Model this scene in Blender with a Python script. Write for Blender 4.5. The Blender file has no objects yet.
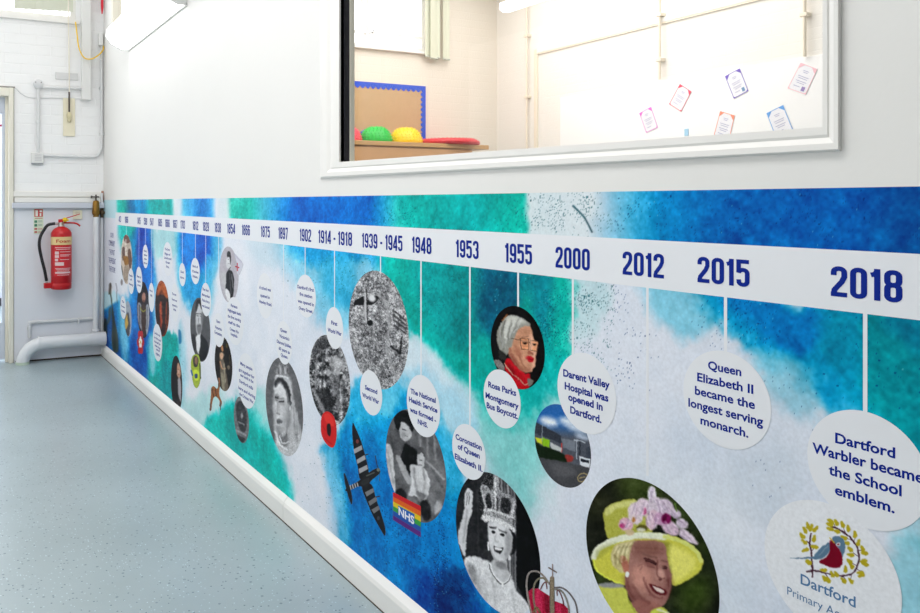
import bpy, bmesh, math, random
import numpy as np
from mathutils import Vector, Matrix
random.seed(4); np.random.seed(4)
C = bpy.context.scene.collection
SC = bpy.context.scene

# ------------------------------------------------------------------ camera
FPX, CX, HY, EYE = 795.0, 322.0, 203.0, 1.2
TH = math.radians(26.01); CT, ST = math.cos(TH), math.sin(TH)
WX = 1.2015            # mural wall plane (x)
EY = 6.394             # end wall plane (y)
RX = 5.07              # far wall of the room behind the glazing (x)
CEIL = 3.5
cam = bpy.data.cameras.new('camera'); co = bpy.data.objects.new('camera', cam); C.objects.link(co)
co.location = (0, 0, EYE); co.rotation_euler = (math.radians(90), 0, -TH)
cam.sensor_width = 36; cam.sensor_fit = 'HORIZONTAL'; cam.lens = FPX/920*36
cam.shift_x = (460-CX)/920; cam.shift_y = (HY-306.5)/920; cam.clip_start = .02
SC.camera = co

# ------------------------------------------------------------------ world, lights, exposure
w = bpy.data.worlds.new('world'); SC.world = w; w.use_nodes = True
w.node_tree.nodes['Background'].inputs[0].default_value = (.96, .98, 1, 1)
w.node_tree.nodes['Background'].inputs[1].default_value = 3.0
SC.view_settings.view_transform = 'Standard'; SC.view_settings.look = 'None'
SC.view_settings.exposure = 0.0; SC.view_settings.gamma = 1.0
SC.view_settings.use_curve_mapping = False
def area(name, loc, rot, sx, sy, power, col=(1, 1, 1)):
    l = bpy.data.lights.new(name, 'AREA'); l.shape = 'RECTANGLE'; l.size = sx; l.size_y = sy
    l.energy = power; l.color = col
    o = bpy.data.objects.new(name, l); C.objects.link(o); o.location = loc; o.rotation_euler = rot
    return o
R90 = math.pi/2
area('corridor_ceiling_light_far', (-.1, 4.6, 3.4), (math.radians(10), 0, 0), 1.2, 2.6, 23, (1, .985, 1))
area('corridor_ceiling_light_near', (-.1, 1.7, 3.4), (0, 0, 0), .9, 2.2, 47, (1, .985, .975))
area('corridor_side_daylight', (-1.22, 3.2, 1.75), (0, -R90, 0), 1.3, 3.6, 11, (1, .99, 1))
area('corridor_near_fill', (-1.22, .4, 1.5), (0, -R90, 0), 1.2, 1.8, 3, (.97, .985, 1))  # added fill lamp to brighten the near floor; no window stands there
area('end_window_daylight', (.15, 6.3, 3.0), (math.radians(-78), 0, 0), 1.5, .7, 12, (.95, .975, 1))
area('classroom_ceiling_light', (3.4, 4.4, 3.4), (0, 0, 0), 2.6, 3.2, 76, (1, .98, .95))
area('classroom_window_light', (2.4, 6.2, 2.5), (-R90, 0, 0), 1.6, .9, 16, (1, 1, 1))

# ------------------------------------------------------------------ projection helpers (real planes)
def ray(px, py):
    u = (px-CX)/FPX; v = (HY-py)/FPX
    return (u*CT+ST, -u*ST+CT, v)
def on_x(px, py, x=WX):
    r = ray(px, py); t = x/r[0]
    return Vector((x, r[1]*t, EYE+r[2]*t))
def on_y(px, py, y=EY):
    r = ray(px, py); t = y/r[1]
    return Vector((r[0]*t, y, EYE+r[2]*t))
def proj(x, y, z):
    X = x*CT-y*ST; Z = y*CT+x*ST
    return CX+FPX*X/Z, HY-FPX*(z-EYE)/Z

# ------------------------------------------------------------------ materials
def lin(c):
    out = []
    for v in c[:3]:
        v = v/255.0
        out.append(v/12.92 if v <= .04045 else ((v+.055)/1.055)**2.4)
    return out
def linA(a):
    a = np.clip(a/255.0, 0, 1)
    return np.where(a <= .04045, a/12.92, ((a+.055)/1.055)**2.4)
MC = {}
def mat(name, col, rough=.5, metal=0, noise=0, nscale=8, bump=0, bscale=60, spec=.5, emit=0, brick=0):
    if name in MC: return MC[name]
    m = bpy.data.materials.new(name); m.use_nodes = True; nt = m.node_tree; b = nt.nodes['Principled BSDF']
    c = lin(col)
    b.inputs['Base Color'].default_value = (*c, 1); b.inputs['Roughness'].default_value = rough
    b.inputs['Metallic'].default_value = metal; b.inputs['Specular IOR Level'].default_value = spec
    tc = nt.nodes.new('ShaderNodeTexCoord')
    if noise:
        n = nt.nodes.new('ShaderNodeTexNoise'); n.inputs['Scale'].default_value = nscale; n.inputs['Detail'].default_value = 5
        nt.links.new(tc.outputs['Object'], n.inputs['Vector'])
        mx = nt.nodes.new('ShaderNodeMix'); mx.data_type = 'RGBA'
        mx.inputs[6].default_value = (*[v*(1-noise) for v in c], 1); mx.inputs[7].default_value = (*[min(1, v*(1+noise*.6)) for v in c], 1)
        nt.links.new(n.outputs[0], mx.inputs[0]); nt.links.new(mx.outputs[2], b.inputs['Base Color'])
    if bump:
        n2 = nt.nodes.new('ShaderNodeTexNoise'); n2.inputs['Scale'].default_value = bscale; n2.inputs['Detail'].default_value = 3
        nt.links.new(tc.outputs['Object'], n2.inputs['Vector'])
        bp = nt.nodes.new('ShaderNodeBump'); bp.inputs['Strength'].default_value = bump; bp.inputs['Distance'].default_value = .004
        nt.links.new(n2.outputs[0], bp.inputs['Height']); nt.links.new(bp.outputs[0], b.inputs['Normal'])
        if brick:
            sp = nt.nodes.new('ShaderNodeSeparateXYZ'); cb = nt.nodes.new('ShaderNodeCombineXYZ'); ad = nt.nodes.new('ShaderNodeMath'); ad.operation = 'ADD'
            nt.links.new(tc.outputs['Object'], sp.inputs[0]); nt.links.new(sp.outputs[0], ad.inputs[0]); nt.links.new(sp.outputs[1], ad.inputs[1])
            nt.links.new(ad.outputs[0], cb.inputs[0]); nt.links.new(sp.outputs[2], cb.inputs[1])
            br = nt.nodes.new('ShaderNodeTexBrick'); br.inputs['Scale'].default_value = 1
            br.inputs['Brick Width'].default_value = .225; br.inputs['Row Height'].default_value = .075; br.inputs['Mortar Size'].default_value = .006
            br.inputs['Mortar Smooth'].default_value = .6
            nt.links.new(cb.outputs[0], br.inputs['Vector'])
            b2 = nt.nodes.new('ShaderNodeBump'); b2.invert = True; b2.inputs['Strength'].default_value = brick; b2.inputs['Distance'].default_value = .004
            nt.links.new(br.outputs['Fac'], b2.inputs['Height']); nt.links.new(bp.outputs[0], b2.inputs['Normal']); nt.links.new(b2.outputs[0], b.inputs['Normal'])
    if emit:
        b.inputs['Emission Color'].default_value = (*c, 1); b.inputs['Emission Strength'].default_value = emit
    MC[name] = m; return m
def print_mat(name='printed_vinyl', rough=.42):
    if name in MC: return MC[name]
    m = bpy.data.materials.new(name); m.use_nodes = True; nt = m.node_tree; b = nt.nodes['Principled BSDF']
    a = nt.nodes.new('ShaderNodeAttribute'); a.attribute_name = 'ink'
    tc = nt.nodes.new('ShaderNodeTexCoord'); n = nt.nodes.new('ShaderNodeTexNoise'); n.inputs['Scale'].default_value = 160; n.inputs['Detail'].default_value = 3
    nt.links.new(tc.outputs['Object'], n.inputs['Vector'])
    mr = nt.nodes.new('ShaderNodeMapRange'); mr.inputs[1].default_value = .3; mr.inputs[2].default_value = .7; mr.inputs[3].default_value = .93; mr.inputs[4].default_value = 1.05
    nt.links.new(n.outputs[0], mr.inputs[0])
    vm = nt.nodes.new('ShaderNodeVectorMath'); vm.operation = 'SCALE'
    nt.links.new(a.outputs['Color'], vm.inputs[0]); nt.links.new(mr.outputs[0], vm.inputs['Scale'])
    nt.links.new(vm.outputs[0], b.inputs['Base Color']); b.inputs['Roughness'].default_value = rough
    b.inputs['Specular IOR Level'].default_value = .06
    MC[name] = m; return m
def glass_mat():
    if 'clear_glass' in MC: return MC['clear_glass']
    m = bpy.data.materials.new('clear_glass'); m.use_nodes = True; nt = m.node_tree; nt.nodes.clear()
    o = nt.nodes.new('ShaderNodeOutputMaterial'); t = nt.nodes.new('ShaderNodeBsdfTransparent'); g = nt.nodes.new('ShaderNodeBsdfGlossy')
    g.inputs['Roughness'].default_value = .02; f = nt.nodes.new('ShaderNodeLayerWeight'); f.inputs[0].default_value = .5
    pw = nt.nodes.new('ShaderNodeMath'); pw.operation = 'POWER'; pw.inputs[1].default_value = 5; nt.links.new(f.outputs['Facing'], pw.inputs[0])
    ml = nt.nodes.new('ShaderNodeMath'); ml.operation = 'MULTIPLY_ADD'; ml.inputs[1].default_value = .35; ml.inputs[2].default_value = .02; nt.links.new(pw.outputs[0], ml.inputs[0])
    mx = nt.nodes.new('ShaderNodeMixShader'); nt.links.new(ml.outputs[0], mx.inputs[0]); nt.links.new(t.outputs[0], mx.inputs[1]); nt.links.new(g.outputs[0], mx.inputs[2])
    nt.links.new(mx.outputs[0], o.inputs[0]); MC['clear_glass'] = m; return m
def floor_mat():
    m = bpy.data.materials.new('speckled_vinyl'); m.use_nodes = True; nt = m.node_tree; b = nt.nodes['Principled BSDF']
    tc = nt.nodes.new('ShaderNodeTexCoord')
    n = nt.nodes.new('ShaderNodeTexNoise'); n.inputs['Scale'].default_value = 1.3; n.inputs['Detail'].default_value = 4
    cr = nt.nodes.new('ShaderNodeValToRGB'); e = cr.color_ramp.elements
    e[0].position = .3; e[0].color = (*lin((150, 165, 169)), 1); e[1].position = .7; e[1].color = (*lin((167, 182, 187)), 1)
    nt.links.new(tc.outputs['Object'], n.inputs['Vector']); nt.links.new(n.outputs[0], cr.inputs[0])
    prev = cr.outputs[0]
    for sc, thr, col, amt in ((95, .075, (70, 92, 104), .85), (60, .05, (90, 110, 120), .7), (120, .10, (205, 225, 230), .8), (260, .28, (140, 165, 172), .45)):
        v = nt.nodes.new('ShaderNodeTexVoronoi'); v.inputs['Scale'].default_value = sc
        nt.links.new(tc.outputs['Object'], v.inputs['Vector'])
        wn = nt.nodes.new('ShaderNodeSeparateXYZ'); nt.links.new(v.outputs['Color'], wn.inputs[0])
        l1 = nt.nodes.new('ShaderNodeMath'); l1.operation = 'LESS_THAN'; l1.inputs[1].default_value = thr*1.4; nt.links.new(wn.outputs[0], l1.inputs[0])
        l2 = nt.nodes.new('ShaderNodeMath'); l2.operation = 'LESS_THAN'; l2.inputs[1].default_value = .28; nt.links.new(v.outputs['Distance'], l2.inputs[0])
        ml = nt.nodes.new('ShaderNodeMath'); ml.operation = 'MULTIPLY'; nt.links.new(l1.outputs[0], ml.inputs[0]); nt.links.new(l2.outputs[0], ml.inputs[1])
        m2 = nt.nodes.new('ShaderNodeMath'); m2.operation = 'MULTIPLY'; m2.inputs[1].default_value = amt; nt.links.new(ml.outputs[0], m2.inputs[0])
        mx = nt.nodes.new('ShaderNodeMix'); mx.data_type = 'RGBA'; mx.inputs[7].default_value = (*lin(col), 1)
        nt.links.new(m2.outputs[0], mx.inputs[0]); nt.links.new(prev, mx.inputs[6]); prev = mx.outputs[2]
    nt.links.new(prev, b.inputs['Base Color']); b.inputs['Roughness'].default_value = .30; b.inputs['Specular IOR Level'].default_value = .6
    return m

# ------------------------------------------------------------------ object helpers
def link(name, me, m=None, parent=None):
    o = bpy.data.objects.new(name, me); C.objects.link(o)
    if m is not None: me.materials.append(m)
    if parent is not None: o.parent = parent
    return o
def tag(o, label=None, cat=None, group=None, kind=None):
    if label: o['label'] = label
    if cat: o['category'] = cat
    if group: o['group'] = group
    if kind: o['kind'] = kind
    return o
class MB:
    def __init__(s): s.v = []; s.f = []; s.sm = []
    def add(s, vs, fs, smooth=False):
        k = len(s.v); s.v += [tuple(v) for v in vs]; s.f += [tuple(i+k for i in f) for f in fs]; s.sm += [smooth]*len(fs); return s
    def box(s, a, b, bev=0):
        x0, y0, z0 = [min(a[i], b[i]) for i in range(3)]; x1, y1, z1 = [max(a[i], b[i]) for i in range(3)]
        if bev:
            bm = bmesh.new(); bmesh.ops.create_cube(bm, size=1)
            for v in bm.verts: v.co = Vector(((x0+x1)/2+v.co.x*(x1-x0), (y0+y1)/2+v.co.y*(y1-y0), (z0+z1)/2+v.co.z*(z1-z0)))
            bmesh.ops.bevel(bm, geom=list(bm.edges), offset=min(bev, .45*min(x1-x0, y1-y0, z1-z0)), segments=2, affect='EDGES', profile=.5)
            bm.verts.ensure_lookup_table(); bm.verts.index_update()
            s.add([v.co for v in bm.verts], [[v.index for v in f.verts] for f in bm.faces]); bm.free(); return s
        v = [(x0,y0,z0),(x1,y0,z0),(x1,y1,z0),(x0,y1,z0),(x0,y0,z1),(x1,y0,z1),(x1,y1,z1),(x0,y1,z1)]
        return s.add(v, [(0,3,2,1),(4,5,6,7),(0,1,5,4),(1,2,6,5),(2,3,7,6),(3,0,4,7)])
    def tube(s, pts, r, n=12, cap=True):
        pts = [Vector(p) for p in pts]; rr = r if isinstance(r, (list, tuple)) else [r]*len(pts)
        t0 = (pts[1]-pts[0]).normalized(); up = Vector((0,0,1)) if abs(t0.z) < .9 else Vector((1,0,0))
        nrm = t0.cross(up).normalized(); vs = []; fs = []
        for i, p in enumerate(pts):
            t = ((pts[min(i+1,len(pts)-1)]-p).normalized() + (p-pts[max(i-1,0)]).normalized()).normalized() if 0 < i < len(pts)-1 else ((pts[1]-pts[0]) if i == 0 else (pts[-1]-pts[-2])).normalized()
            nrm = (nrm - t*nrm.dot(t)).normalized(); bn = t.cross(nrm)
            for k in range(n):
                a = 2*math.pi*k/n; vs.append(p+(nrm*math.cos(a)+bn*math.sin(a))*rr[i])
        for i in range(len(pts)-1):
            for k in range(n):
                a = i*n+k; b = i*n+(k+1) % n; fs.append((a, b, b+n, a+n))
        s.add(vs, fs, True)
        if cap:
            L = len(pts)-1
            s.add(vs[:n], [tuple(range(n-1, -1, -1))]); s.add(vs[L*n:], [tuple(range(n))])
        return s
    def lathe(s, c, prof, n=32, axis='z', smooth=True):
        vs = []; fs = []
        for r, h in prof:
            for k in range(n):
                a = 2*math.pi*k/n
                if axis == 'z': vs.append((c[0]+r*math.cos(a), c[1]+r*math.sin(a), c[2]+h))
                elif axis == 'y': vs.append((c[0]+r*math.cos(a), c[1]+h, c[2]+r*math.sin(a)))
                else: vs.append((c[0]+h, c[1]+r*math.cos(a), c[2]+r*math.sin(a)))
        for i in range(len(prof)-1):
            for k in range(n):
                a = i*n+k; b = i*n+(k+1) % n; fs.append((a, b, b+n, a+n))
        return s.add(vs, fs, smooth)
    def build(s, name, m=None, parent=None):
        me = bpy.data.meshes.new(name); me.from_pydata(s.v, [], s.f)
        me.polygons.foreach_set('use_smooth', s.sm)
        bm = bmesh.new(); bm.from_mesh(me); bmesh.ops.recalc_face_normals(bm, faces=bm.faces); bm.to_mesh(me); bm.free()
        me.update(); return link(name, me, m, parent)
def empty(name, loc, label, cat, group=None):
    o = bpy.data.objects.new(name, None); C.objects.link(o); o.empty_display_size = .05
    o['_loc'] = 0; del o['_loc']
    return tag(o, label, cat, group)      # children carry world coordinates; the empty stays at the origin until settled
ROOTS = []
def thing(name, base, label, cat, group=None):
    o = empty(name, base, label, cat, group); ROOTS.append((o, Vector(base))); return o
def settle():
    # move every empty to its thing's base, keeping the children where they stand
    for o, b in ROOTS:
        o.location = b
        for ch in o.children: ch.location = ch.location - b
def struct(o): o['kind'] = 'structure'; return o
def bez(pts, n=8):
    pts = [Vector(p) for p in pts]; out = []
    P = [pts[0]]+pts+[pts[-1]]
    for i in range(1, len(P)-2):
        for k in range(n):
            t = k/n; a, b, c, d = P[i-1], P[i], P[i+1], P[i+2]
            out.append(.5*((2*b)+(c-a)*t+(2*a-5*b+4*c-d)*t*t+(3*b-a-3*c+d)*t**3))
    return out+[pts[-1]]

# ------------------------------------------------------------------ ink painter: colours the print, vertex by vertex
def vnoise(x, y, seed=0):
    xi = np.floor(x); yi = np.floor(y); xf = x-xi; yf = y-yi
    def h(a, b):
        v = np.sin(a*127.1+b*311.7+seed*74.7)*43758.5453; return v-np.floor(v)
    u = xf*xf*(3-2*xf); v = yf*yf*(3-2*yf)
    return (h(xi,yi)*(1-u)+h(xi+1,yi)*u)*(1-v)+(h(xi,yi+1)*(1-u)+h(xi+1,yi+1)*u)*v
def fbm(x, y, seed=0, o=4):
    t = 0; a = .5; s = 0
    for i in range(o):
        t = t+a*vnoise(x*2**i, y*2**i, seed+i*13); s += a; a *= .55
    return t/s
def smooth_poly(p, closed=True, n=5):
    p = np.array(p, float); N = len(p); out = []
    for i in range(N if closed else N-1):
        a, b, c, d = (p[(i-1) % N], p[i], p[(i+1) % N], p[(i+2) % N]) if closed else (p[max(i-1,0)], p[i], p[i+1], p[min(i+2,N-1)])
        for k in range(n):
            t = k/n; out.append(.5*(2*b+(c-a)*t+(2*a-5*b+4*c-d)*t*t+(3*b-a-3*c+d)*t**3))
    if not closed: out.append(p[-1])
    return np.array(out)
class Painter:
    def __init__(s, X, Y, base, S=None, Zc=None):
        s.X = X; s.Y = Y; s.c = np.ones((X.size, 3))*np.array(base, float); s.mask = np.zeros(X.size)
        s.ox = s.oy = 0; s.sc = 1; s.sk = 1.0
    def frame(s, ox, oy, sc): s.ox, s.oy, s.sc = ox, oy, sc; return s
    def tr(s, p):
        p = np.array(p, float).reshape(-1, 2); return p/s.sc+np.array([s.ox, s.oy])
    def blend(s, idx, a, col):
        a = a[:, None]; s.c[idx] = s.c[idx]*(1-a)+np.array(col, float)*a; s.mask[idx] = np.maximum(s.mask[idx], a[:, 0])
    def gray(s, v): return (v, v, v+2) if np.isscalar(v) else v
    def seg(s, idx, A, B):
        X = s.X[idx]; Y = s.Y[idx]; dx, dy = B[0]-A[0], B[1]-A[1]; L = dx*dx+dy*dy+1e-12
        t = np.clip(((X-A[0])*dx+(Y-A[1])*dy)/L, 0, 1); return np.hypot(X-A[0]-t*dx, Y-A[1]-t*dy)
    def poly(s, pts, col, soft=.5, a=1, sm=True):
        soft = soft*s.sk
        P = s.tr(pts)
        if sm: P = smooth_poly(P)
        m = soft+.1
        idx = np.nonzero((s.X > P[:,0].min()-m) & (s.X < P[:,0].max()+m) & (s.Y > P[:,1].min()-m) & (s.Y < P[:,1].max()+m))[0]
        if idx.size == 0: return s
        X = s.X[idx]; Y = s.Y[idx]; ins = np.zeros(idx.size, bool); d = np.full(idx.size, 1e9)
        for i in range(len(P)):
            A = P[i]; B = P[(i+1) % len(P)]
            if A[1] != B[1]:
                cr = ((A[1] > Y) != (B[1] > Y)) & (X < (B[0]-A[0])*(Y-A[1])/(B[1]-A[1])+A[0]); ins ^= cr
            d = np.minimum(d, s.seg(idx, A, B))
        sd = np.where(ins, -d, d); al = np.clip(.5-sd/(2*soft), 0, 1); al = al*al*(3-2*al)*a
        s.blend(idx, al, s.gray(col)); return s
    def line(s, pts, w, col, soft=.4, a=1, sm=True):
        soft = soft*(1+(s.sk-1)*.5)
        P = s.tr(pts)
        if sm and len(P) > 2: P = smooth_poly(P, False)
        w = w/s.sc/2; m = w+soft+.1
        idx = np.nonzero((s.X > P[:,0].min()-m) & (s.X < P[:,0].max()+m) & (s.Y > P[:,1].min()-m) & (s.Y < P[:,1].max()+m))[0]
        if idx.size == 0: return s
        d = np.full(idx.size, 1e9)
        for i in range(len(P)-1): d = np.minimum(d, s.seg(idx, P[i], P[i+1]))
        al = np.clip(.5-(d-w)/(2*soft), 0, 1)*a; s.blend(idx, al, s.gray(col)); return s
    def ell(s, cx, cy, rx, ry, col, rot=0, soft=.5, a=1):
        t = np.linspace(0, 2*math.pi, 20, endpoint=False); r = math.radians(rot)
        pts = [(cx+rx*math.cos(q)*math.cos(r)-ry*math.sin(q)*math.sin(r), cy+rx*math.cos(q)*math.sin(r)+ry*math.sin(q)*math.cos(r)) for q in t]
        return s.poly(pts, col, soft, a, False)
    def grain(s, amt, scale, seed=1, sub=None, ax=1, ay=1, contrast=1):
        n = fbm(s.X*scale*ax, s.Y*scale*ay, seed, 4); n = np.clip((n-.5)*2*contrast, -1, 1)*amt
        if sub is not None:
            k = np.zeros(s.X.size); P = s.tr(sub); q = Painter(s.X, s.Y, (0,0,0)); q.poly(P, (1,1,1), 1.0); n = n*q.c[:,0]
        s.c = np.clip(s.c+n[:, None], 0, 255); return s
def ink_mesh(name, P3, shape, painter, parent, keep=None, rough=None, label=None):
    n, m = shape
    i, j = np.meshgrid(np.arange(n-1), np.arange(m-1), indexing='ij')
    q = np.stack([i*m+j, i*m+j+1, (i+1)*m+j+1, (i+1)*m+j], -1).reshape(-1, 4)
    if keep is not None: q = q[keep[q].mean(1) > .5]
    used = np.unique(q); rm = np.zeros(n*m, int); rm[used] = np.arange(used.size); q = rm[q]
    V = P3[used].astype(np.float32); col = np.ones((used.size, 4), np.float32); col[:, :3] = linA(painter.c[used])
    me = bpy.data.meshes.new(name); me.vertices.add(len(V)); me.vertices.foreach_set('co', V.ravel())
    me.loops.add(q.size); me.loops.foreach_set('vertex_index', q.ravel().astype(np.int32))
    me.polygons.add(len(q)); me.polygons.foreach_set('loop_start', np.arange(0, q.size, 4, dtype=np.int32))
    me.update(calc_edges=True); me.validate()
    a = me.color_attributes.new('ink', 'FLOAT_COLOR', 'POINT'); a.data.foreach_set('color', col.ravel())
    o = link(name, me, print_mat(), parent)
    if label: o['label'] = label
    return o
OK = .3               # the vinyl layers lie this close (x offset)
def wall_pts(S, Z, off):
    X = np.full(S.size, WX-off*OK); return np.stack([X, S, Z], -1)
def disc_geo(L, R, T, B, N, off, circ=False):
    sL = on_x(L, HY).y; sR = on_x(R, HY).y; sc = (sL+sR)/2; rs = (sL-sR)/2
    pc = proj(WX, sc, EYE)[0]; yc = (T+B)/2; zc = on_x(pc, yc).z
    k = (yc-HY)/(pc+66); a = (R-L)/2; ext = (B-T)/2; rz_px = math.sqrt(max(ext**2-(k*a)**2, (ext*.6)**2))
    rz = rz_px/FPX*(sc*CT+WX*ST)
    if circ: rz = rs
    g = np.linspace(-1, 1, N); a_, b_ = np.meshgrid(g, g, indexing='ij')
    u = a_*np.sqrt(1-b_*b_/2); v = b_*np.sqrt(1-a_*a_/2)
    S = (sc+u*rs).ravel(); Z = (zc+v*rz).ravel()
    return S, Z, sc, zc, rs, rz
def punch(p, k=1.12):
    p.c = np.clip(118+(p.c-118)*k, 0, 250)
def picture(name, L, R, T, B, fn, parent, base=(120,120,122), off=.0012, label=None, circ=False, N=None):
    N = N or int(min(240, max(28, (B-T)*1.5)))
    S, Z, *_ = disc_geo(L, R, T, B, N, off, circ); px, py = proj(WX, S, Z)
    big = B-T > 75; wa = .9 if big else .45
    p = Painter(px+(fbm(px*.35, py*.35, 71, 3)-.5)*wa*2, py+(fbm(px*.35+31, py*.35, 72, 3)-.5)*wa*2, base); p.sk = 1.7 if big else 1.15; fn(p)
    if name == 'round_picture': punch(p)
    return ink_mesh(name, wall_pts(S, Z, off), (N, N), p, parent, label=label)
def cutout(name, x0, x1, y0, y1, fn, parent, off=.0016, step=.4, label=None):
    sA = on_x(x0, HY).y; sB = on_x(x1, HY).y; zs = [on_x(x, y).z for x in (x0, x1) for y in (y0, y1)]
    n = int((x1-x0)/step)+2; m = int((y1-y0)/step*1.2)+2
    xs = np.linspace(x0, x1, n); s1 = np.array([on_x(x, HY).y for x in xs])
    S, Z = np.meshgrid(s1, np.linspace(min(zs), max(zs), m), indexing='ij'); S = S.ravel(); Z = Z.ravel()
    px, py = proj(WX, S, Z); p = Painter(px, py, (128,128,128)); fn(p)
    return ink_mesh(name, wall_pts(S, Z, off), (n, m), p, parent, keep=p.mask, label=label)
def plain_disc(name, L, R, T, B, parent, m, off=.0018, circ=False, n=72):
    _, _, sc, zc, rs, rz = disc_geo(L, R, T, B, 4, off, circ)
    b = MB(); x = WX-off*OK
    b.add([(x, sc+rs*math.cos(2*math.pi*k/n), zc+rz*math.sin(2*math.pi*k/n)) for k in range(n)], [tuple(range(n))])
    return b.build(name, m, parent)

# ------------------------------------------------------------------ lettering
_tc = {}
def text_geo(s, bold=.012):
    if (s, bold) in _tc: return _tc[(s, bold)]
    cu = bpy.data.curves.new('t', 'FONT'); cu.body = s; cu.size = 1; cu.offset = bold; cu.resolution_u = 3; cu.fill_mode = 'FRONT'
    o = bpy.data.objects.new('t', cu); C.objects.link(o); bpy.context.view_layer.update()
    me = bpy.data.meshes.new_from_object(o.evaluated_get(bpy.context.evaluated_depsgraph_get()))
    vs = [tuple(v.co) for v in me.vertices]; fs = [tuple(p.vertices) for p in me.polygons]
    bpy.data.objects.remove(o); bpy.data.curves.remove(cu); bpy.data.meshes.remove(me)
    xs = [v[0] for v in vs]; r = (vs, fs, min(xs), max(xs)); _tc[(s, bold)] = r; return r
_H = text_geo('H', .012); CAPH = max(v[1] for v in _H[0])
def wall_text(lines, parent, m, name='lettering', off=.0024, bold=.012):
    """lines: (text, left px, right px, baseline py at the left end, capital height px at the left end) -> lettering lying on the wall"""
    b = MB()
    for t, L, R, py, cap in lines:
        vs, fs, x0, x1 = text_geo(t, bold); sL = on_x(L, HY).y; sR = on_x(R, HY).y; p = on_x(L, py)
        ch = cap/FPX*(p.y*CT+WX*ST)/CAPH
        b.add([(WX-off*OK, sL+(sR-sL)*(v[0]-x0)/(x1-x0), p.z+v[1]*ch) for v in vs], fs)
    return b.build(name, m, parent)
T_ = .15
def rr(x0, y0, x1, y1, r, a0=0, a1=4):
    # corner arcs of a rounded rectangle, clockwise from top-left; quarter indices a0..a1
    c = [(x0+r, y1-r, 180, 90), (x1-r, y1-r, 90, 0), (x1-r, y0+r, 0, -90), (x0+r, y0+r, -90, -180)]; out = []
    for i in range(a0, a1):
        cx, cy, s, e = c[i % 4]
        for k in range(5): 
            q = math.radians(s+(e-s)*k/4); out.append((cx+r*math.cos(q), cy+r*math.sin(q)))
    return out
h = T_/2; a0, a1_ = h, .42-h
def digit(ch):
    lo, hi = h, 1-h; r = .12
    if ch == '0': p = rr(a0, lo, a1_, hi, r); return [p+[p[0]]], .42
    if ch == '1': return [[(.17, 0), (.17, 1)], [(.02, .80), (.13, .83), (.17, .93)]], .26
    if ch == '2': return [[(a0, .70)]+[(a0, .8)]+rr(a0, lo, a1_, hi, r, 0, 2)+[(a1_, .66), (a1_-.06, .5), (a0+.02, .22), (a0, lo)], [(0, lo), (.42, lo)]], .42
    if ch == '3': return [[(a0, .74)]+rr(a0, .53, a1_, hi, r, 0, 3)[:-1]+[(.2, .53)], [(.2, .53)]+rr(a0, lo, a1_, .53, r, 1, 4)+[(a0, .26)]], .42
    if ch == '4': return [[(.30, 0), (.30, 1)], [(.28, .95), (.04, .26)], [(.0, .24), (.42, .24)]], .42
    if ch == '5': return [[(.40, hi), (a0, hi), (a0, .52)], [(a0, .50)]+rr(a0, lo, a1_, .62, r, 0, 4)[:-1]+[(a0, .26)]], .42
    if ch == '6': return [[(a1_, .74)]+list(reversed(rr(a0, lo, a1_, hi, r, 0, 2)))+[(a0, .2)], rr(a0, lo, a1_, .58, r)+[(a0, .46)]], .42
    if ch == '7': return [[(0, hi), (a1_, hi), (.16, 0)]], .42
    if ch == '8': 
        p = rr(a0, .53, a1_, hi, r); q = rr(a0, lo, a1_, .53, r); return [p+[p[0]], q+[q[0]]], .42
    if ch == '9': 
        p = rr(a0, .42, a1_, hi, r); return [p+[p[0]], [(a1_, .8), (a1_, .2)]+rr(a0, lo, a1_, hi, r, 2, 4)+[(a0, .26)]], .42
    if ch == '-': return [[(.02, .42), (.24, .42)]], .26
    return [], .14
def stroke(b, pts, wdt, f):
    pts = [Vector(q) for i, q in enumerate(pts) if i == 0 or (Vector(q)-Vector(pts[i-1])).length > 1e-5]
    n = len(pts); closed = n > 3 and (pts[0]-pts[-1]).length < 1e-5
    if closed: pts = pts[:-1]; n -= 1
    vs = []
    for i in range(n):
        A = pts[(i-1) % n] if closed or i > 0 else None; B = pts[(i+1) % n] if closed or i < n-1 else None
        d0 = (pts[i]-A).normalized() if A is not None else None; d1 = (B-pts[i]).normalized() if B is not None else None
        if d0 is None: d0 = d1
        if d1 is None: d1 = d0
        n0 = Vector((-d0.y, d0.x)); n1 = Vector((-d1.y, d1.x)); m = (n0+n1)
        m = m.normalized() if m.length > 1e-4 else n0
        k = min(1/max(m.dot(n0), .4), 2.0)*wdt/2
        vs += [f(*(pts[i]+m*k)), f(*(pts[i]-m*k))]
    fs = [(2*i, 2*((i+1) % n), 2*((i+1) % n)+1, 2*i+1) for i in range(n if closed else n-1)]
    b.add(vs, fs)
def year(t, L, R, parent, m):
    b = MB(); x = 0; glyphs = []
    for c in t:
        g, wd = digit(c); glyphs.append((x, g)); x += wd+.07
    W = x-.07; sL = on_x(L, HY).y; sR = on_x(R, HY).y; pc = (L+R)/2
    zt = on_x(pc, HY+.0700*(pc+66)).z; zb = on_x(pc, HY+.1035*(pc+66)).z
    for x0, g in glyphs:
        for si, st in enumerate(g): stroke(b, st, T_, lambda u, v: (WX-.0020*OK-si*.00002, sL+(sR-sL)*(x0+u)/W, zb+(zt-zb)*v))
    o = b.build('year_lettering', m, parent); return o

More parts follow.
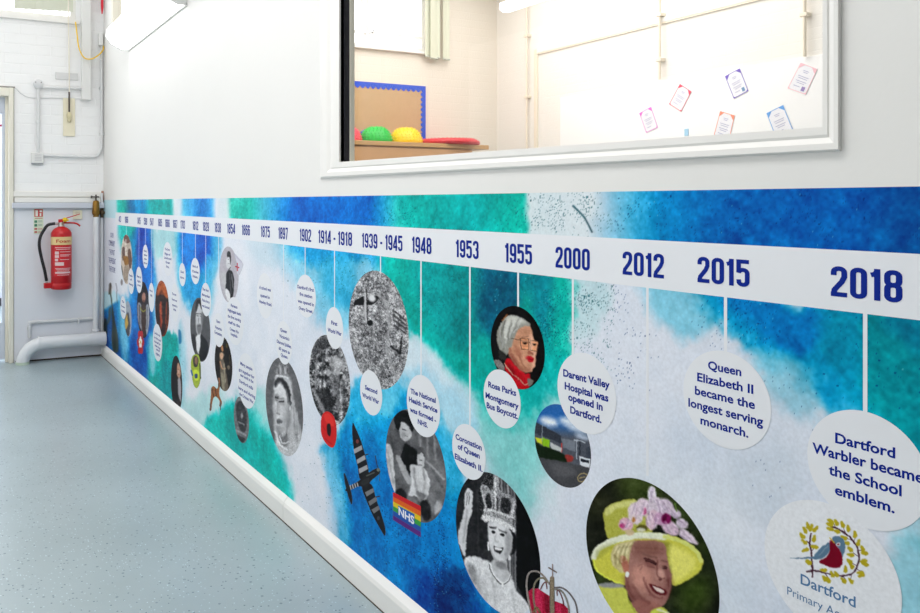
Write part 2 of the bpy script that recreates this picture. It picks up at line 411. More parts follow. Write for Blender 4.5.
# ================================================================== STRUCTURE
M_wall = mat('white_wall_paint', (236,235,232), .6, noise=.03, nscale=2, bump=.12, bscale=35)
M_brick = mat('white_painted_brick', (248,248,248), .6, noise=.03, nscale=2, bump=.15, bscale=50, brick=.35)
M_cream = mat('cream_painted_brick', (238,230,217), .6, noise=.03, nscale=2, bump=.15, bscale=50, brick=.15)
M_rwhite = mat('classroom_white_brick', (244,240,233), .6, noise=.02, nscale=2, bump=.15, bscale=50, brick=.15)
M_gloss = mat('white_gloss_paint', (242,240,236), .45, noise=.02, nscale=10, bump=.05, bscale=25)
M_trim = mat('cream_gloss_paint', (236,232,218), .35, noise=.04, nscale=12, bump=.06, bscale=30)
M_grey = mat('grey_blue_panel_paint', (232,234,240), .5, noise=.03, nscale=4, bump=.05, bscale=40)

struct(MB().box((-1.3, -2.6, -.1), (5.3, 10.2, 0)).build('floor', floor_mat()))
struct(MB().box((-1.3, -2.6, CEIL), (5.3, EY+.2, CEIL+.1)).build('ceiling', M_wall))
struct(MB().box((-1.4, -2.6, 0), (-1.3, EY+.2, CEIL)).build('wall_left', M_wall))
struct(MB().box((-1.3, -2.7, 0), (5.3, -2.6, CEIL)).build('wall_back', M_wall))
# mural wall with the glazed opening
OS0, OS1, OZ0, OZ1 = .742, 2.36, 1.305, 2.45
HS0, HS1, HZ0, HZ1 = 4.30, 6.02, 2.42, 2.95          # high window behind the light fitting
b = MB()
b.box((WX, -2.6, 0), (WX+.05, OS0, CEIL)); b.box((WX, OS0, 0), (WX+.05, OS1, OZ0)); b.box((WX, OS0, OZ1), (WX+.05, OS1, CEIL))
b.box((WX, OS1, 0), (WX+.05, HS0, CEIL)); b.box((WX, HS0, 0), (WX+.05, HS1, HZ0)); b.box((WX, HS0, HZ1), (WX+.05, HS1, CEIL)); b.box((WX, HS1, 0), (WX+.05, EY, CEIL))
struct(b.build('wall_right', M_wall))
b = MB(); b.box((RX, -2.6, 0), (RX+.1, EY+.2, CEIL)); struct(b.build('wall_classroom_side', M_rwhite))
# end wall (corridor part, with door and window openings) and classroom part
dj = on_y(5.5, 200).x; djo = on_y(15, 200).x; dtop = on_y(10, 92).z
win_r = on_y(76, 10).x; win_b = on_y(60, 20).z
b = MB()
b.box((djo-.02, EY, 0), (WX+.05, EY+.2, win_b)); b.box((-1.3, EY, dtop), (djo-.02, EY+.2, win_b)); b.box((-1.3, EY, 0), (dj-.85, EY+.2, dtop))
b.box((win_r, EY, win_b), (WX+.05, EY+.2, CEIL)); b.box((-1.3, EY, win_b), (-.5, EY+.2, CEIL)); b.box((-.5, EY, 3.3), (win_r, EY+.2, CEIL))
struct(b.build('wall_end', M_brick))
cw_r = on_y(426, 20).x; cw_b = on_y(400, 50).z
b = MB()
b.box((WX+.05, EY, 0), (RX, EY+.2, cw_b)); b.box((cw_r, EY, cw_b), (RX, EY+.2, CEIL)); b.box((WX+.05, EY, 3.35), (cw_r, EY+.2, CEIL))
struct(b.build('wall_classroom_end', M_cream))

# skirting along the mural wall: front face, chamfer, long run of two boards with a joint
def skirting():
    d1 = WX-.020; b = MB()
    zt = on_x(300, HY+.829*366).z
    prof = [(WX, 0), (d1, 0), (d1, .060), (d1+.004, .072), (WX-.003, zt-.004), (WX, zt)]
    js = on_x(283, 500, d1).y
    for y0, y1 in ((-2.6, js-.0015), (js+.0015, EY)):
        n = len(prof); vs = [(x, y0, z) for x, z in prof]+[(x, y1, z) for x, z in prof]
        b.add(vs, [(i, (i+1) % n, (i+1) % n+n, i+n) for i in range(n)]+[tuple(range(n)), tuple(range(n, 2*n))])
    return b.build('baseboard_right', M_gloss)
struct(skirting())
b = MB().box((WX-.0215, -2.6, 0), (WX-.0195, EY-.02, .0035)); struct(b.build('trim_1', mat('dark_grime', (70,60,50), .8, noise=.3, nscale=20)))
SK_Z = on_x(300, HY+.829*366).z

# ------------------------------------------------------------------ glazed partition window
win1 = struct(bpy.data.objects.new('window_1', None)); C.objects.link(win1)
def ring(p, L, R, bL, bR, top):
    x = WX-p; A = on_x(L, bL, x); B = on_x(R, bR, x)
    return [(x, A.y, top), tuple(A), tuple(B), (x, B.y, top)]
rings = [ring(.005, 320, 839, 178.6, 150.6, 2.52), ring(.009, 321.5, 838, 176.6, 149, 2.515), ring(.009, 326.5, 833.5, 172.5, 143, 2.49),
         ring(.004, 330.5, 829, 169, 137.5, 2.47), ring(.006, 332.5, 827, 167.5, 134.5, 2.465), ring(.006, 339, 822.5, 162, 127, 2.43)]
r0 = [(WX, p[1], p[2]) for p in rings[0]]; rl = [(WX+.012, p[1], p[2]) for p in rings[-1]]
rings = [r0]+rings+[rl]
b = MB(); vs = [p for r in rings for p in r]; fs = []
for i in range(len(rings)-1):
    for k in range(4): fs.append((i*4+k, i*4+(k+1) % 4, (i+1)*4+(k+1) % 4, (i+1)*4+k))
b.add(vs, fs); b.build('window_frame', M_gloss, win1)
sJ, zJL, zJR = rl[1][1], rl[1][2], rl[2][2]; sK = rl[2][1]
b = MB()   # dark glazing gasket lining the opening
x0, x1 = WX+.0, WX+.033
g = MB(); g.box((x0, sJ, zJR-.02), (x1, sJ+.018, 2.44)); g.build('gasket', mat('black_rubber', (34,34,42), .45), win1)
g = MB(); g.box((x1, sJ-.002, zJR-.03), (x1+.018, sJ+.02, 2.44)); g.box((x1-.02, sK-.02, zJR-.03), (x1+.018, sK+.002, 2.44))
g.add([(WX+.0, sJ, zJL), (WX+.0, sK, zJR), (x1+.018, sK, zJR-.0), (x1+.018, sJ, zJL), (WX+.0, sJ, zJL-.03), (WX+.0, sK, zJR-.03), (x1+.018, sK, zJR-.03), (x1+.018, sJ, zJL-.03)],
      [(0,1,2,3), (4,7,6,5), (0,4,5,1), (3,2,6,7), (0,3,7,4), (1,5,6,2)])
g.build('glazing_bead', M_trim, win1)
MB().box((x1+.001, sK, zJR-.01), (x1+.006, sJ, 2.44)).build('pane', glass_mat(), win1)

# high window over the light fitting
w2 = struct(bpy.data.objects.new('window_2', None)); C.objects.link(w2)
b = MB(); f = .035
for a, c in (((HS0, HZ0), (HS1, HZ0+f)), ((HS0, HZ1-f), (HS1, HZ1)), ((HS0, HZ0+f), (HS0+f, HZ1-f)), ((HS1-f*1.6, HZ0+f), (HS1, HZ1-f)), ((5.1, HZ0+f), (5.13, HZ1-f))):
    b.box((WX-.012, a[0], a[1]), (WX+.05, c[0], c[1]))
b.build('window_frame', M_trim, w2)
MB().box((WX+.02, HS0, HZ0), (WX+.026, HS1, HZ1)).build('pane', glass_mat(), w2)

# end wall window with roller blind, outside light
def frame_rect(x0, x1, z0, z1, y, f, d, bars=(), hb=()):
    b = MB()
    for a in ((x0, z0, x1, z0+f), (x0, z1-f, x1, z1)): b.box((a[0], y, a[1]), (a[2], y+d, a[3]))
    for a in ((x0, x0+f), (x1-f, x1)): b.box((a[0], y, z0+f), (a[1], y+d, z1-f))
    for q in bars: b.box((q-f*.4, y+.002, z0+f), (q+f*.4, y+d-.002, z1-f))
    for q in hb: b.box((x0+f, y+.004, q-f*.3), (x1-f, y+d-.004, q+f*.3))
    return b
w3 = struct(bpy.data.objects.new('window_3', None)); C.objects.link(w3)
frame_rect(-.5, win_r, win_b, 3.3, EY+.02, .04, .06).build('window_frame', M_gloss, w3)
MB().box((-.55, EY-.03, win_b-.025), (win_r+.02, EY+.05, win_b+.004)).build('window_sill', M_gloss, w3)
MB().box((-.46, EY+.045, win_b+.04), (win_r-.04, EY+.05, 3.26)).build('pane', glass_mat(), w3)
p0 = on_y(14, 8.6); p1 = on_y(72, 12)
bl = MB()
nf = 14
for i in range(nf):
    xa = p0.x+(p1.x-p0.x)*i/nf; xb = p0.x+(p1.x-p0.x)*(i+1)/nf; zc = p0.z+(p1.z-p0.z)*i/nf-.0
    bl.box((xa+.001, EY-.012-.006*(i % 2), zc), (xb+.006, EY-.009-.006*(i % 2), 3.3))
bl = bl.build('window_blind', mat('pale_green_fabric', (222,224,208), .8, noise=.05, nscale=9)); tag(bl, 'pale green blind pulled down over the high window above the corridor door', 'blind')
w4 = struct(bpy.data.objects.new('window_4', None)); C.objects.link(w4)
mull = on_y(366, 20).x; t1 = on_y(390, 34).z
frame_rect(WX+.3, cw_r, cw_b, 3.35, EY+.02, .035, .06, bars=(mull-.03, mull+.03), hb=(t1,)).build('window_frame', M_gloss, w4)
MB().box((WX+.25, EY-.04, cw_b-.022), (cw_r+.03, EY+.05, cw_b+.004)).build('window_sill', M_gloss, w4)
MB().box((WX+.33, EY+.045, cw_b+.03), (cw_r-.03, EY+.05, 3.32)).build('pane', glass_mat(), w4)
g = MB(); g.tube([(mull+.075, EY+.015, t1-.0), (mull+.075, EY-.02, t1+.02), (mull+.072, EY-.02, t1+.11)], .006, 8); g.build('window_handle', mat('grey_metal', (150,150,155), .35, .8), w4)

# ------------------------------------------------------------------ door at the corridor's end
door = struct(bpy.data.objects.new('door_1', None)); C.objects.link(door)
b = MB()
b.box((dj+.02, EY-.03, 0), (djo-.012, EY+.12, dtop+.03), .006); b.box((dj, EY+.03, 0), (dj+.022, EY+.10, dtop-.02), .004)
b.box((dj-.85, EY-.027, dtop-.035), (djo-.03, EY+.115, dtop+.028), .006); b.box((dj-.9, EY-.03, 0), (dj-.82, EY+.12, dtop+.03), .006)
b.build('door_frame', M_trim, door)
leaf = MB(); lx0, lx1 = dj-.82, dj
for a in ((lx0, .02, lx1, .30), (lx0, dtop-.16, lx1, dtop-.04), (lx0, .30, lx0+.09, dtop-.16), (lx1-.022, .30, lx1, dtop-.16)):
    leaf.box((a[0], EY+.05, a[1]), (a[2], EY+.09, a[3]), .003)
leaf.build('door_leaf', mat('pale_blue_door_paint', (214,222,235), .4, noise=.03), door)
MB().box((lx0+.09, EY+.065, .30), (lx1-.022, EY+.071, dtop-.16)).build('pane', glass_mat(), door)
for yy in (108.5, 125.5):
    p = on_y(0, yy, EY+.064); MB().box((lx0+.1, EY+.062, p.z-.008), (p.x+(.03 if yy < 110 else .015), EY+.064, p.z+.008)).build('red_strip', mat('crimson_tape', (190,30,70), .5), door)
# yard seen through the door glass
struct(MB().box((-2.6, 10.0, 0), (2.6, 10.1, 2.6)).build('wall_yard', mat('pale_blue_render', (196,208,228), .8, noise=.08, nscale=3)))
MB_ = MB().box((-2.6, 9.97, .0), (2.6, 9.998, .09)).build('trim_2', mat('dark_plinth', (40,44,56), .7)); struct(MB_)

# boarded dado panel, ledge and rails of the end wall
b = MB(); p = on_y(13, 208); b.box((djo-.008, EY-.016, .0), (WX-.001, EY, on_y(60, 208).z)); struct(b.build('trim_3', M_grey))
zl0, zl1 = on_y(60, 208.3).z, on_y(60, 202.6).z
b = MB(); b.box((on_y(11.5, 205).x, EY-.055, zl0), (WX-.002, EY, zl1), .006); struct(b.build('trim_4', mat('ledge_grey_paint', (208,212,222), .4, noise=.02)))
b = MB(); z2, z3 = on_y(60, 197).z, on_y(60, 191.5).z
b.box((on_y(14, 200).x, EY-.042, zl1+.001), (WX-.03, EY, z2-.004), .005); b.box((on_y(13, 195).x, EY-.03, z2), (WX-.002, EY, z3), .005)
struct(b.build('trim_5', mat('warm_white_gloss', (243,241,236), .4, noise=.02)))
b = MB(); b.box((djo+.0, EY-.004, .0), (WX-.02, EY-.0165, .012)); struct(b.build('trim_6', mat('dark_grime', (70,60,50), .8)))
b = MB(); b.box((dj-.82, EY-.005, dtop+.031), (djo, EY-.001, dtop+.042)); b.box((djo-.012, EY-.006, 1.25), (djo-.006, EY-.001, dtop+.04)); struct(b.build('trim_7', mat('dark_gap', (150,146,140), .8)))

# ================================================================== THE MURAL
M_ink = mat('navy_ink', (10,40,142), .5, spec=.1); M_ink2 = mat('soft_blue_ink', (72,118,165), .45)
M_white = mat('white_vinyl', (236,238,243), .42, noise=.01, nscale=30)
mural = thing('wall_mural', (WX-.0003, 3.0, SK_Z), 'long printed watercolour timeline mural in blue and teal on the corridor wall', 'mural')
KT = .0168
def mural_top(px): return HY-KT*(px+66)
# backing print: a fine grid, painted like watercolour
xs = np.concatenate([np.arange(104.0, 926, .8), np.arange(926, 1500, 6)])
s1 = np.array([on_x(x, HY).y for x in xs]); s1 = np.append(s1, [.05, -.4, -1.0, -1.8, -2.5])
ztop = on_x(600, mural_top(600)).z
zz = np.linspace(SK_Z-.002, ztop, 500)
S, Z = np.meshgrid(s1, zz, indexing='ij'); shp = S.shape; S = S.ravel(); Z = Z.ravel()
n1 = (fbm(S*7, Z*7, 3, 5)-.5)*.09+(fbm(S*34, Z*34, 9, 4)-.5)*.035; n2 = (fbm(S*7+40, Z*7, 5, 5)-.5)*.09+(fbm(S*34+9, Z*34, 21, 4)-.5)*.035
Sd = np.maximum(S+n1, .02); px, py = proj(WX, Sd, Z+n2)
p = Painter(px, py, (228,233,243)); kk = np.clip((360-px)/160, 0, 1)[:, None]; p.c = p.c*(1-kk)+np.array([236,239,246])*kk
BL = [ # points, colour, softness, alpha
 # ---- lower left corner, tall brown figure's surroundings
 ([(100,300),(125,300),(150,318),(152,345),(160,400),(100,400)], (30,130,190), 6, .95),
 ([(104,318),(118,318),(122,345),(150,380),(104,380)], (10,80,150), 5, .8),
 ([(134,270),(152,270),(154,330),(150,372),(130,360),(128,320)], (15,115,190), 4, .95),
 ([(132,335),(150,335),(152,380),(132,370)], (10,85,165), 4, .8),
 ([(118,222),(137,222),(137,290),(128,275),(122,250)], (40,175,170), 4, .95),
 ([(130,240),(139,235),(139,300),(133,290)], (10,130,185), 4, .9),
 ([(137,222),(152,222),(152,285),(145,300),(138,290)], (14,88,182), 2, 1),
 ([(139,228),(145,228),(144,262),(140,262)], (44,52,150), 2, .45),
 ([(137,262),(152,262),(152,300),(138,310)], (15,125,205), 6, .8),
 ([(153,228),(180,228),(178,250),(158,262),(153,250)], (170,222,226), 4, .7),
 ([(176,232),(183,232),(186,300),(178,285)], (110,195,230), 4, .9),
 ([(182,225),(213,228),(214,262),(207,300),(196,308),(186,300),(181,265)], (15,120,205), 4, 1),
 ([(197,228),(212,230),(212,262),(200,262)], (15,85,185), 5, .8),
 ([(182,272),(208,275),(204,312),(186,308)], (90,180,225), 6, .75),
 ([(212,230),(222,232),(220,262),(213,275)], (120,190,230), 4, .8),
 ([(204,262),(216,262),(214,300),(206,320)], (150,208,232), 4, .6),
 # teal pool by the skirting
 ([(152,338),(160,332),(170,328),(178,340),(179,372),(176,420),(150,410),(148,360)], (10,165,158), 3, 1),
 ([(160,368),(170,362),(174,400),(160,400)], (10,140,150), 4, .7),
 ([(148,338),(154,338),(156,372),(150,376)], (190,222,235), 3, .8),
 ([(118,300),(126,300),(128,360),(121,352)], (170,212,235), 3, .75),
 ([(179,322),(183,328),(187,380),(184,410),(180,400),(178,350)], (165,215,230), 3, .7),
 ([(202,428),(218,414),(230,404),(250,408),(262,420),(276,444),(292,505),(230,520),(205,455)], (0,180,172), 7, 1),
 ([(228,432),(250,436),(262,470),(240,470)], (0,165,162), 8, .8),
 ([(238,395),(262,392),(272,430),(262,430)], (120,205,200), 6, .5),
 ([(180,405),(205,395),(215,385),(225,400),(200,425)], (180,225,225), 7, .7),
 # pale sky behind 1902-1918
 ([(276,225),(345,232),(400,240),(392,285),(350,330),(322,322),(300,290),(282,262)], (120,195,228), 12, .62),
 ([(284,228),(345,236),(396,242),(392,262),(340,262),(300,262)], (45,155,215), 8, .8),
 ([(322,262),(350,258),(352,300),(330,300)], (85,180,222), 8, .7),
 ([(250,228),(284,230),(282,262),(256,262)], (190,225,236), 8, .3),
 # teal field 1948-2000
 ([(386,232),(470,244),(548,262),(568,270),(570,330),(560,380),(545,410),(520,430),(480,412),(440,378),(410,345),(392,300)], (10,168,158), 8, 1),
 ([(420,240),(470,250),(475,340),(440,350),(420,310)], (5,140,145), 14, .7),
 ([(476,252),(515,260),(516,300),(500,330),(482,320)], (0,92,122), 10, .9),
 ([(520,268),(552,275),(560,330),(545,345),(535,320)], (5,125,145), 8, .8),
 ([(548,268),(572,274),(570,350),(552,345)], (45,178,160), 6, .7),
 ([(440,380),(500,400),(560,390),(552,440),(530,500),(500,470),(470,430)], (110,205,198), 18, .85),
 ([(480,430),(540,430),(545,500),(520,520),(490,480)], (175,220,220), 20, .7),
 ([(530,340),(556,345),(556,400),(530,410)], (20,150,150), 9, .7),
 ([(566,275),(600,285),(605,320),(575,345)], (190,222,226), 8, .6),
 ([(404,345),(425,355),(450,385),(440,400),(405,385)], (232,240,246), 8, .8),
 # blue pool 1945 aeroplane
 ([(352,385),(400,372),(440,385),(470,425),(462,470),(470,540),(520,613),(560,680),(400,680),(352,570),(340,500),(328,460),(322,445),(345,420)], (10,140,200), 9, 1),
 ([(340,470),(380,450),(430,500),(460,540),(480,600),(520,660),(420,680),(350,560)], (0,116,184), 16, .9),
 ([(412,575),(450,565),(480,600),(500,650),(430,650)], (0,66,145), 16, .8),
 ([(438,575),(462,570),(470,605),(450,625),(435,605)], (10,25,75), 8, .6),
 ([(360,375),(395,385),(405,400),(370,425),(350,405)], (110,190,225), 10, .7),
 ([(440,420),(462,440),(464,480),(448,505),(436,465)], (110,190,225), 8, .8),
 ([(398,352),(424,352),(448,376),(474,412),(470,445),(446,428),(418,398),(400,385)], (218,234,243), 9, .85),
 ([(372,392),(396,388),(404,402),(384,412)], (150,208,232), 8, .7),
 ([(325,440),(340,455),(350,540),(338,520)], (170,212,238), 6, .7),
 ([(385,340),(400,345),(410,370),(395,385)], (225,238,246), 7, .7),
 # right hand sky 2012 - 2018
 ([(636,276),(700,285),(720,310),(690,340),(650,322)], (150,208,230), 12, .8),
 ([(690,284),(760,292),(870,312),(1000,330),(1000,440),(920,470),(870,415),(820,400),(780,372),(745,345),(715,325)], (50,160,205), 12, 1),
 ([(725,292),(800,305),(815,345),(775,345),(740,320)], (10,125,190), 12, .9),
 ([(812,305),(880,318),(1000,335),(1000,450),(915,440),(860,395),(820,360)], (5,135,165), 14, .95),
 ([(868,322),(1000,345),(1000,460),(925,450),(880,410)], (5,130,140), 10, .9),
 ([(895,320),(1000,330),(1000,370),(910,350)], (5,95,130), 12, .6),
 ([(760,350),(800,360),(830,400),(800,420),(760,390)], (165,210,228), 14, .8),
 ([(905,460),(1000,470),(1000,560),(930,540),(900,500)], (170,212,225), 12, .7),
 ([(905,520),(1000,560),(1000,700),(910,640)], (150,205,220), 14, .7),
 ([(620,480),(700,470),(760,500),(740,613),(780,700),(640,700)], (222,230,238), 20, .4),
 ([(730,460),(790,440),(810,500),(770,520),(740,500)], (214,222,232), 14, .6),
]
for pts, col, sf, al in BL: p.poly(pts, col, sf, al)
# strip above the date band (painted last so nothing spills over it)
up = Z > (EYE-.085*WX/CT)      # between the two levels the band hides it
strip = [(100,40,178,165),(124,60,180,168),(130,70,120,165),(137,20,140,195),(144,30,150,200),(150,0,168,168),(170,10,165,160),(175,235,240,244),(180,225,235,242),(184,120,190,228),(195,80,155,218),(203,70,135,210),(211,95,165,222),(216,232,238,244),(226,225,236,240),(231,90,200,185),(250,70,190,180),(262,105,185,205),(280,70,150,215),(292,20,110,195),(330,5,95,180),(370,15,102,185),(385,60,150,195),(400,70,190,185),(415,20,176,168),(470,10,160,160),(512,30,178,165),(526,50,185,168),(533,225,235,238),(590,232,238,242),(612,170,208,230),(640,90,170,212),(672,20,130,190),(720,5,105,175),(780,5,95,170),(850,0,78,155),(900,0,72,140),(960,5,85,150),(1500,5,90,150)]
st = np.array(strip, float)
pxs, _ = proj(WX, np.maximum(S+n1*.45, .02), Z)
cs = np.stack([np.interp(pxs, st[:,0], st[:,i]) for i in (1,2,3)], -1)
p.c[up] = cs[up]
# plain white margin at the far end, pigment mottling and fine spatter
mot = (fbm(S*9, Z*9, 31, 5)-.5)*2; fine = (fbm(S*60, Z*60, 41, 3)-.5)*2
satd = (p.c.max(1)-p.c.min(1))/120.0; satd = np.clip(satd, 0, 1)
fine2 = (fbm(S*150, Z*150, 61, 2)-.5)*2
p.c += (mot*38+fine*22+fine2*20)[:, None]*satd[:, None]+(mot*7)[:, None]*np.array([1.2, .7, .35])
rpx, rpy = proj(WX, S, Z)
def hsh(a, b, k):
    v = np.sin(a*12.9898+b*78.233+k*37.7)*43758.5453; return v-np.floor(v)
dens = np.zeros(S.size)
for cx_, cy_, rx_, ry_, d_ in ((560,212,42,20,.34),(395,220,18,16,.30),(350,265,45,30,.07),(590,300,26,32,.38),(548,320,24,32,.45),(500,275,24,28,.36),(450,275,50,40,.10),(455,590,26,36,.6),(420,545,50,50,.16),(360,480,30,60,.12),(605,350,32,30,.16),(745,325,34,24,.16),(880,350,60,40,.03),(700,215,80,25,.06),(850,220,80,25,.09),(800,380,60,30,.03),(620,215,60,20,.10),(780,470,30,20,.012),(170,372,8,18,.25)):
    dens = np.maximum(dens, d_*np.exp(-((rpx-cx_)/rx_)**2-((rpy-cy_)/ry_)**2))
clump = fbm(S*26, Z*26, 51, 3); dens = dens*np.clip((clump-.36)*4, .08, 2.0)
spc = np.where(rpx[:, None] > 615, np.array([[5,50,110]]), np.array([[14,84,98]])); spc = np.where((rpx[:, None] > 380) & (rpx[:, None] < 470) & (rpy[:, None] > 450), np.array([[6,20,70]]), spc)
for cell, dm, al_ in ((.0017, 1.0, .6), (.0034, .30, .8)):
    hx = np.floor(S/cell); hz = np.floor(Z/cell)
    rnd = hsh(hx, hz, 1); jit = np.hypot(S/cell-hx-.5-.25*(hsh(hx,hz,2)-.5), Z/cell-hz-.5-.25*(hsh(hx,hz,3)-.5))
    size = .2+.4*hsh(hx, hz, 4)
    sp = (rnd < dens*dm) & (jit < size); p.c[sp] = p.c[sp]*(1-al_)+spc[sp]*al_
    lt = (hsh(hx+7, hz+3, 9) < dens*.06) & (jit < .35) & (satd > .5); p.c[lt] = p.c[lt]*.5+np.array([190,218,225])*.5
p.X, p.Y = rpx, rpy
q = Painter(rpx, rpy, (0,0,0)); q.poly([(90,180),(116.5,190),(118,226),(116,262),(119,300),(104,310),(90,400)], (1,1,1), 2.0, 1, False)
mk = q.c[:, :1]; p.c = p.c*(1-mk)+np.array([234,237,245])*mk
p.line([(573,206),(584,217),(592,232)], 1.6, (20,60,75), .6).line([(574,206),(585,218)], 1, (10,90,100), .6)
# tall brown figures printed low at the far end
p.frame(100,280,8.75)
p.poly([(80,35),(95,25),(103,60),(100,120),(115,250),(135,380),(155,480),(160,620),(115,620),(100,500),(108,380),(98,200),(88,130),(76,125),(78,70)], (86,74,66), .5)
p.poly([(105,250),(122,300),(135,420),(140,600),(118,600),(108,440)], (58,46,42), .6).line([(100,60),(98,130)], 4, (190,180,165), .3)
p.poly([(75,260),(95,240),(98,300),(88,360),(60,400),(50,420),(70,330)], (95,90,95), .6).poly([(35,350),(60,350),(62,470),(50,500),(35,480)], (40,36,40), .6)
p.line([(140,30),(150,90),(145,110),(152,200)], 5, (110,105,120), .4).ell(190,20,8,28,(120,110,110),0,.4)
p.frame(0,0,1)
p.poly([(178.5,330),(181,332),(181.5,342),(179,343)], (40,120,160), .6)
lum = p.c.mean(1, keepdims=True); p.c = lum+(p.c-lum)*1.2; p.c[:, 0] -= 30*np.clip((satd-.3)/.5, 0, 1)
p.c = np.clip(p.c, 0, 252)
ink_mesh('backing_print', wall_pts(S, Z, .0004), shp, p, mural)
print('mural backing done')

# date band, pointer lines, dates
KB0, KB1 = .0517, .1190
x = WX-.0008*OK; zb0 = EYE-KB0*WX/CT; zb1 = EYE-KB1*WX/CT
sF = on_x(115.5, 210).y
MB().add([(x, -2.5, zb1), (x, sF, zb1), (x, sF, zb0), (x, -2.5, zb0)], [(0,1,2,3)]).build('date_band', M_white, mural)['label'] = 'white band carrying the dates'
for px_, yb in ((126.5,236),(139,267),(145.5,246),(151.5,284),(182.4,264),(195.5,259),(205.8,284),(218.6,276),(283.5,323),(305.2,276),(334.6,309),(380.6,273),(421.1,377),(470,426),(518.2,310),(573,355),(647.5,476),(725.6,353),(865.3,412)):
    c = on_x(px_, yb); w_ = .0030
    MB().add([(WX-.0010*OK, c.y-w_, c.z), (WX-.0010*OK, c.y+w_, c.z), (WX-.0010*OK, c.y+w_, zb1+.001), (WX-.0010*OK, c.y-w_, zb1+.001)], [(0,1,2,3)]).build('pointer_line', M_white, mural)
for t, L, R in (('43',118.9,121.1),('1066',125,128.2),('1415',137.5,140.6),('1509',143.8,147.2),('1547',149.9,153.6),('1605',158.2,162.1),('1666',165.3,169.7),('1667',173,177.4),('1703',180.6,185),('1812',192.8,198.4),('1829',202.9,209),('1838',214.8,221),
    ('1854',227.3,235.2),('1866',242,250),('1875',261,270),('1897',278.5,288),('1902',299.8,311.3),('1914 - 1918',318.4,352.2),('1939 - 1945',362,402.6),('1948',412,431.6),('1953',455.8,478.8),('1955',505,532.2),
    ('2000',555.7,590),('2012',622.8,664.2),('2015',697.7,749.8),('2018',831,902.7)):
    year(t, L, R, mural, M_ink)

# ---- pictures -----------------------------------------------------
G = lambda v: (v, v, v+3)
def f_knights(p):
    p.grain(30, .35, 2); p.frame(100,225,10.22)
    p.poly([(245,100),(300,120),(310,170),(270,190),(245,150)], (120,90,85), .4).poly([(225,240),(250,230),(255,330),(230,360)], (110,90,85), .5)
    p.poly([(285,260),(310,250),(325,330),(320,420),(300,440),(285,350)], (105,82,72), .5).poly([(240,320),(285,330),(290,400),(255,410)], (150,110,60), .5)
    p.poly([(208,430),(225,420),(235,520),(225,600),(212,560)], (60,65,62), .4).poly([(250,420),(290,430),(280,560),(260,590),(240,520)], (165,150,135), .5)
    p.line([(265,150),(262,310)], 6, (225,222,215), .5).line([(300,450),(290,560)], 8, (110,90,80), .5).grain(25, .8, 5)
picture('round_picture', 121, 132.2, 234.5, 284, f_knights, mural, (200,188,176), label='beige picture of mounted knights')
def f_gold(p):
    p.frame(100,280,8.75).poly([(215,370),(245,280),(262,370),(255,480),(225,480)], (70,70,78), .6).poly([(216,400),(235,300),(246,360),(238,420),(222,430)], (200,165,80), .5).grain(14, .5, 4)
picture('round_picture', 124.6, 131.6, 301, 336.5, f_gold, mural, (160,168,180), label='grey picture with a gold shape')
def f_king(p):
    p.frame(100,280,8.75)
    p.poly([(330,210),(350,200),(365,240),(372,330),(372,440),(345,400),(328,300)], (150,150,158), .5).poly([(400,230),(428,220),(433,330),(425,430),(405,480),(400,350)], (165,168,176), .5)
    p.poly([(362,230),(400,230),(402,350),(395,480),(368,470)], (72,56,52), .6).ell(383,150,17,42,(176,128,112),0,.5).poly([(358,80),(385,55),(412,90),(408,110),(362,105)], (30,24,28), .4)
    p.line([(352,240),(375,275),(400,262)], 9, (150,150,60), .3).line([(345,220),(350,380)], 5, (60,55,62), .5).line([(415,240),(412,430)], 5, (90,88,96), .5).ell(383,185,10,12,(120,80,70),0,.4).grain(18, .6, 7)
picture('round_picture', 137, 149.8, 281.5, 338, f_king, mural, (36,32,42), label='portrait of a robed figure in silver sleeves')
def f_rose(p):
    p.frame(80,310,10.22)
    for k in range(6):
        a = k*math.pi/3; p.ell(619+22*math.cos(a), 330+90*math.sin(a), 16, 42, (190,32,40), 0, .35)
    p.ell(619,330,28,110,(190,32,40),0,.4)
    for k in range(5):
        a = k*2*math.pi/5-1.57; p.ell(619+10*math.cos(a), 330+38*math.sin(a), 8, 24, (240,238,230), 0, .25)
    p.ell(619,330,5,16,(225,190,60),0,.25); p.line([(600,300),(610,312)], 4, (60,110,50), .2)
cutout('rose_badge', 136, 145, 327, 358, f_rose, mural, .0020, .25, label='red and white rose badge')
def f_fire(p):
    p.frame(140,240,7.66); p.poly([(120,480),(150,420),(215,440),(222,520),(210,620),(170,730),(130,640)], (46,26,22), .8)
    p.poly([(140,340),(170,318),(200,350),(215,440),(190,430),(165,380),(140,420)], (176,92,40), 1).poly([(150,500),(165,480),(170,620),(160,680)], (170,70,34), .8).line([(128,430),(135,560)], 8, (30,18,16), .6)
    p.line([(190,450),(186,600)], 7, (30,18,16), .7).line([(205,480),(200,640)], 7, (175,80,40), .7).grain(45, .45, 3)
picture('round_picture', 155.2, 169.2, 280.5, 336.5, f_fire, mural, (120,62,34), label='orange picture of a city on fire')
def f_longhair(p):
    p.frame(140,310,6.125).ell(236,370,14,48,(196,152,128),-4,.5).poly([(205,360),(222,300),(236,290),(228,340),(224,430),(232,560),(200,520)], (30,22,24), .5).poly([(232,430),(246,420),(252,470),(250,560),(236,520)], (170,165,170), .6)
    p.line([(232,362),(240,366)], 3, (80,50,44), .3).line([(232,395),(240,397)], 3, (140,70,64), .3).ell(237,375,3,12,(220,180,160),0,.3)
picture('round_picture', 171, 182.4, 355.5, 412, f_longhair, mural, (44,32,34), label='portrait of a person with long dark hair')
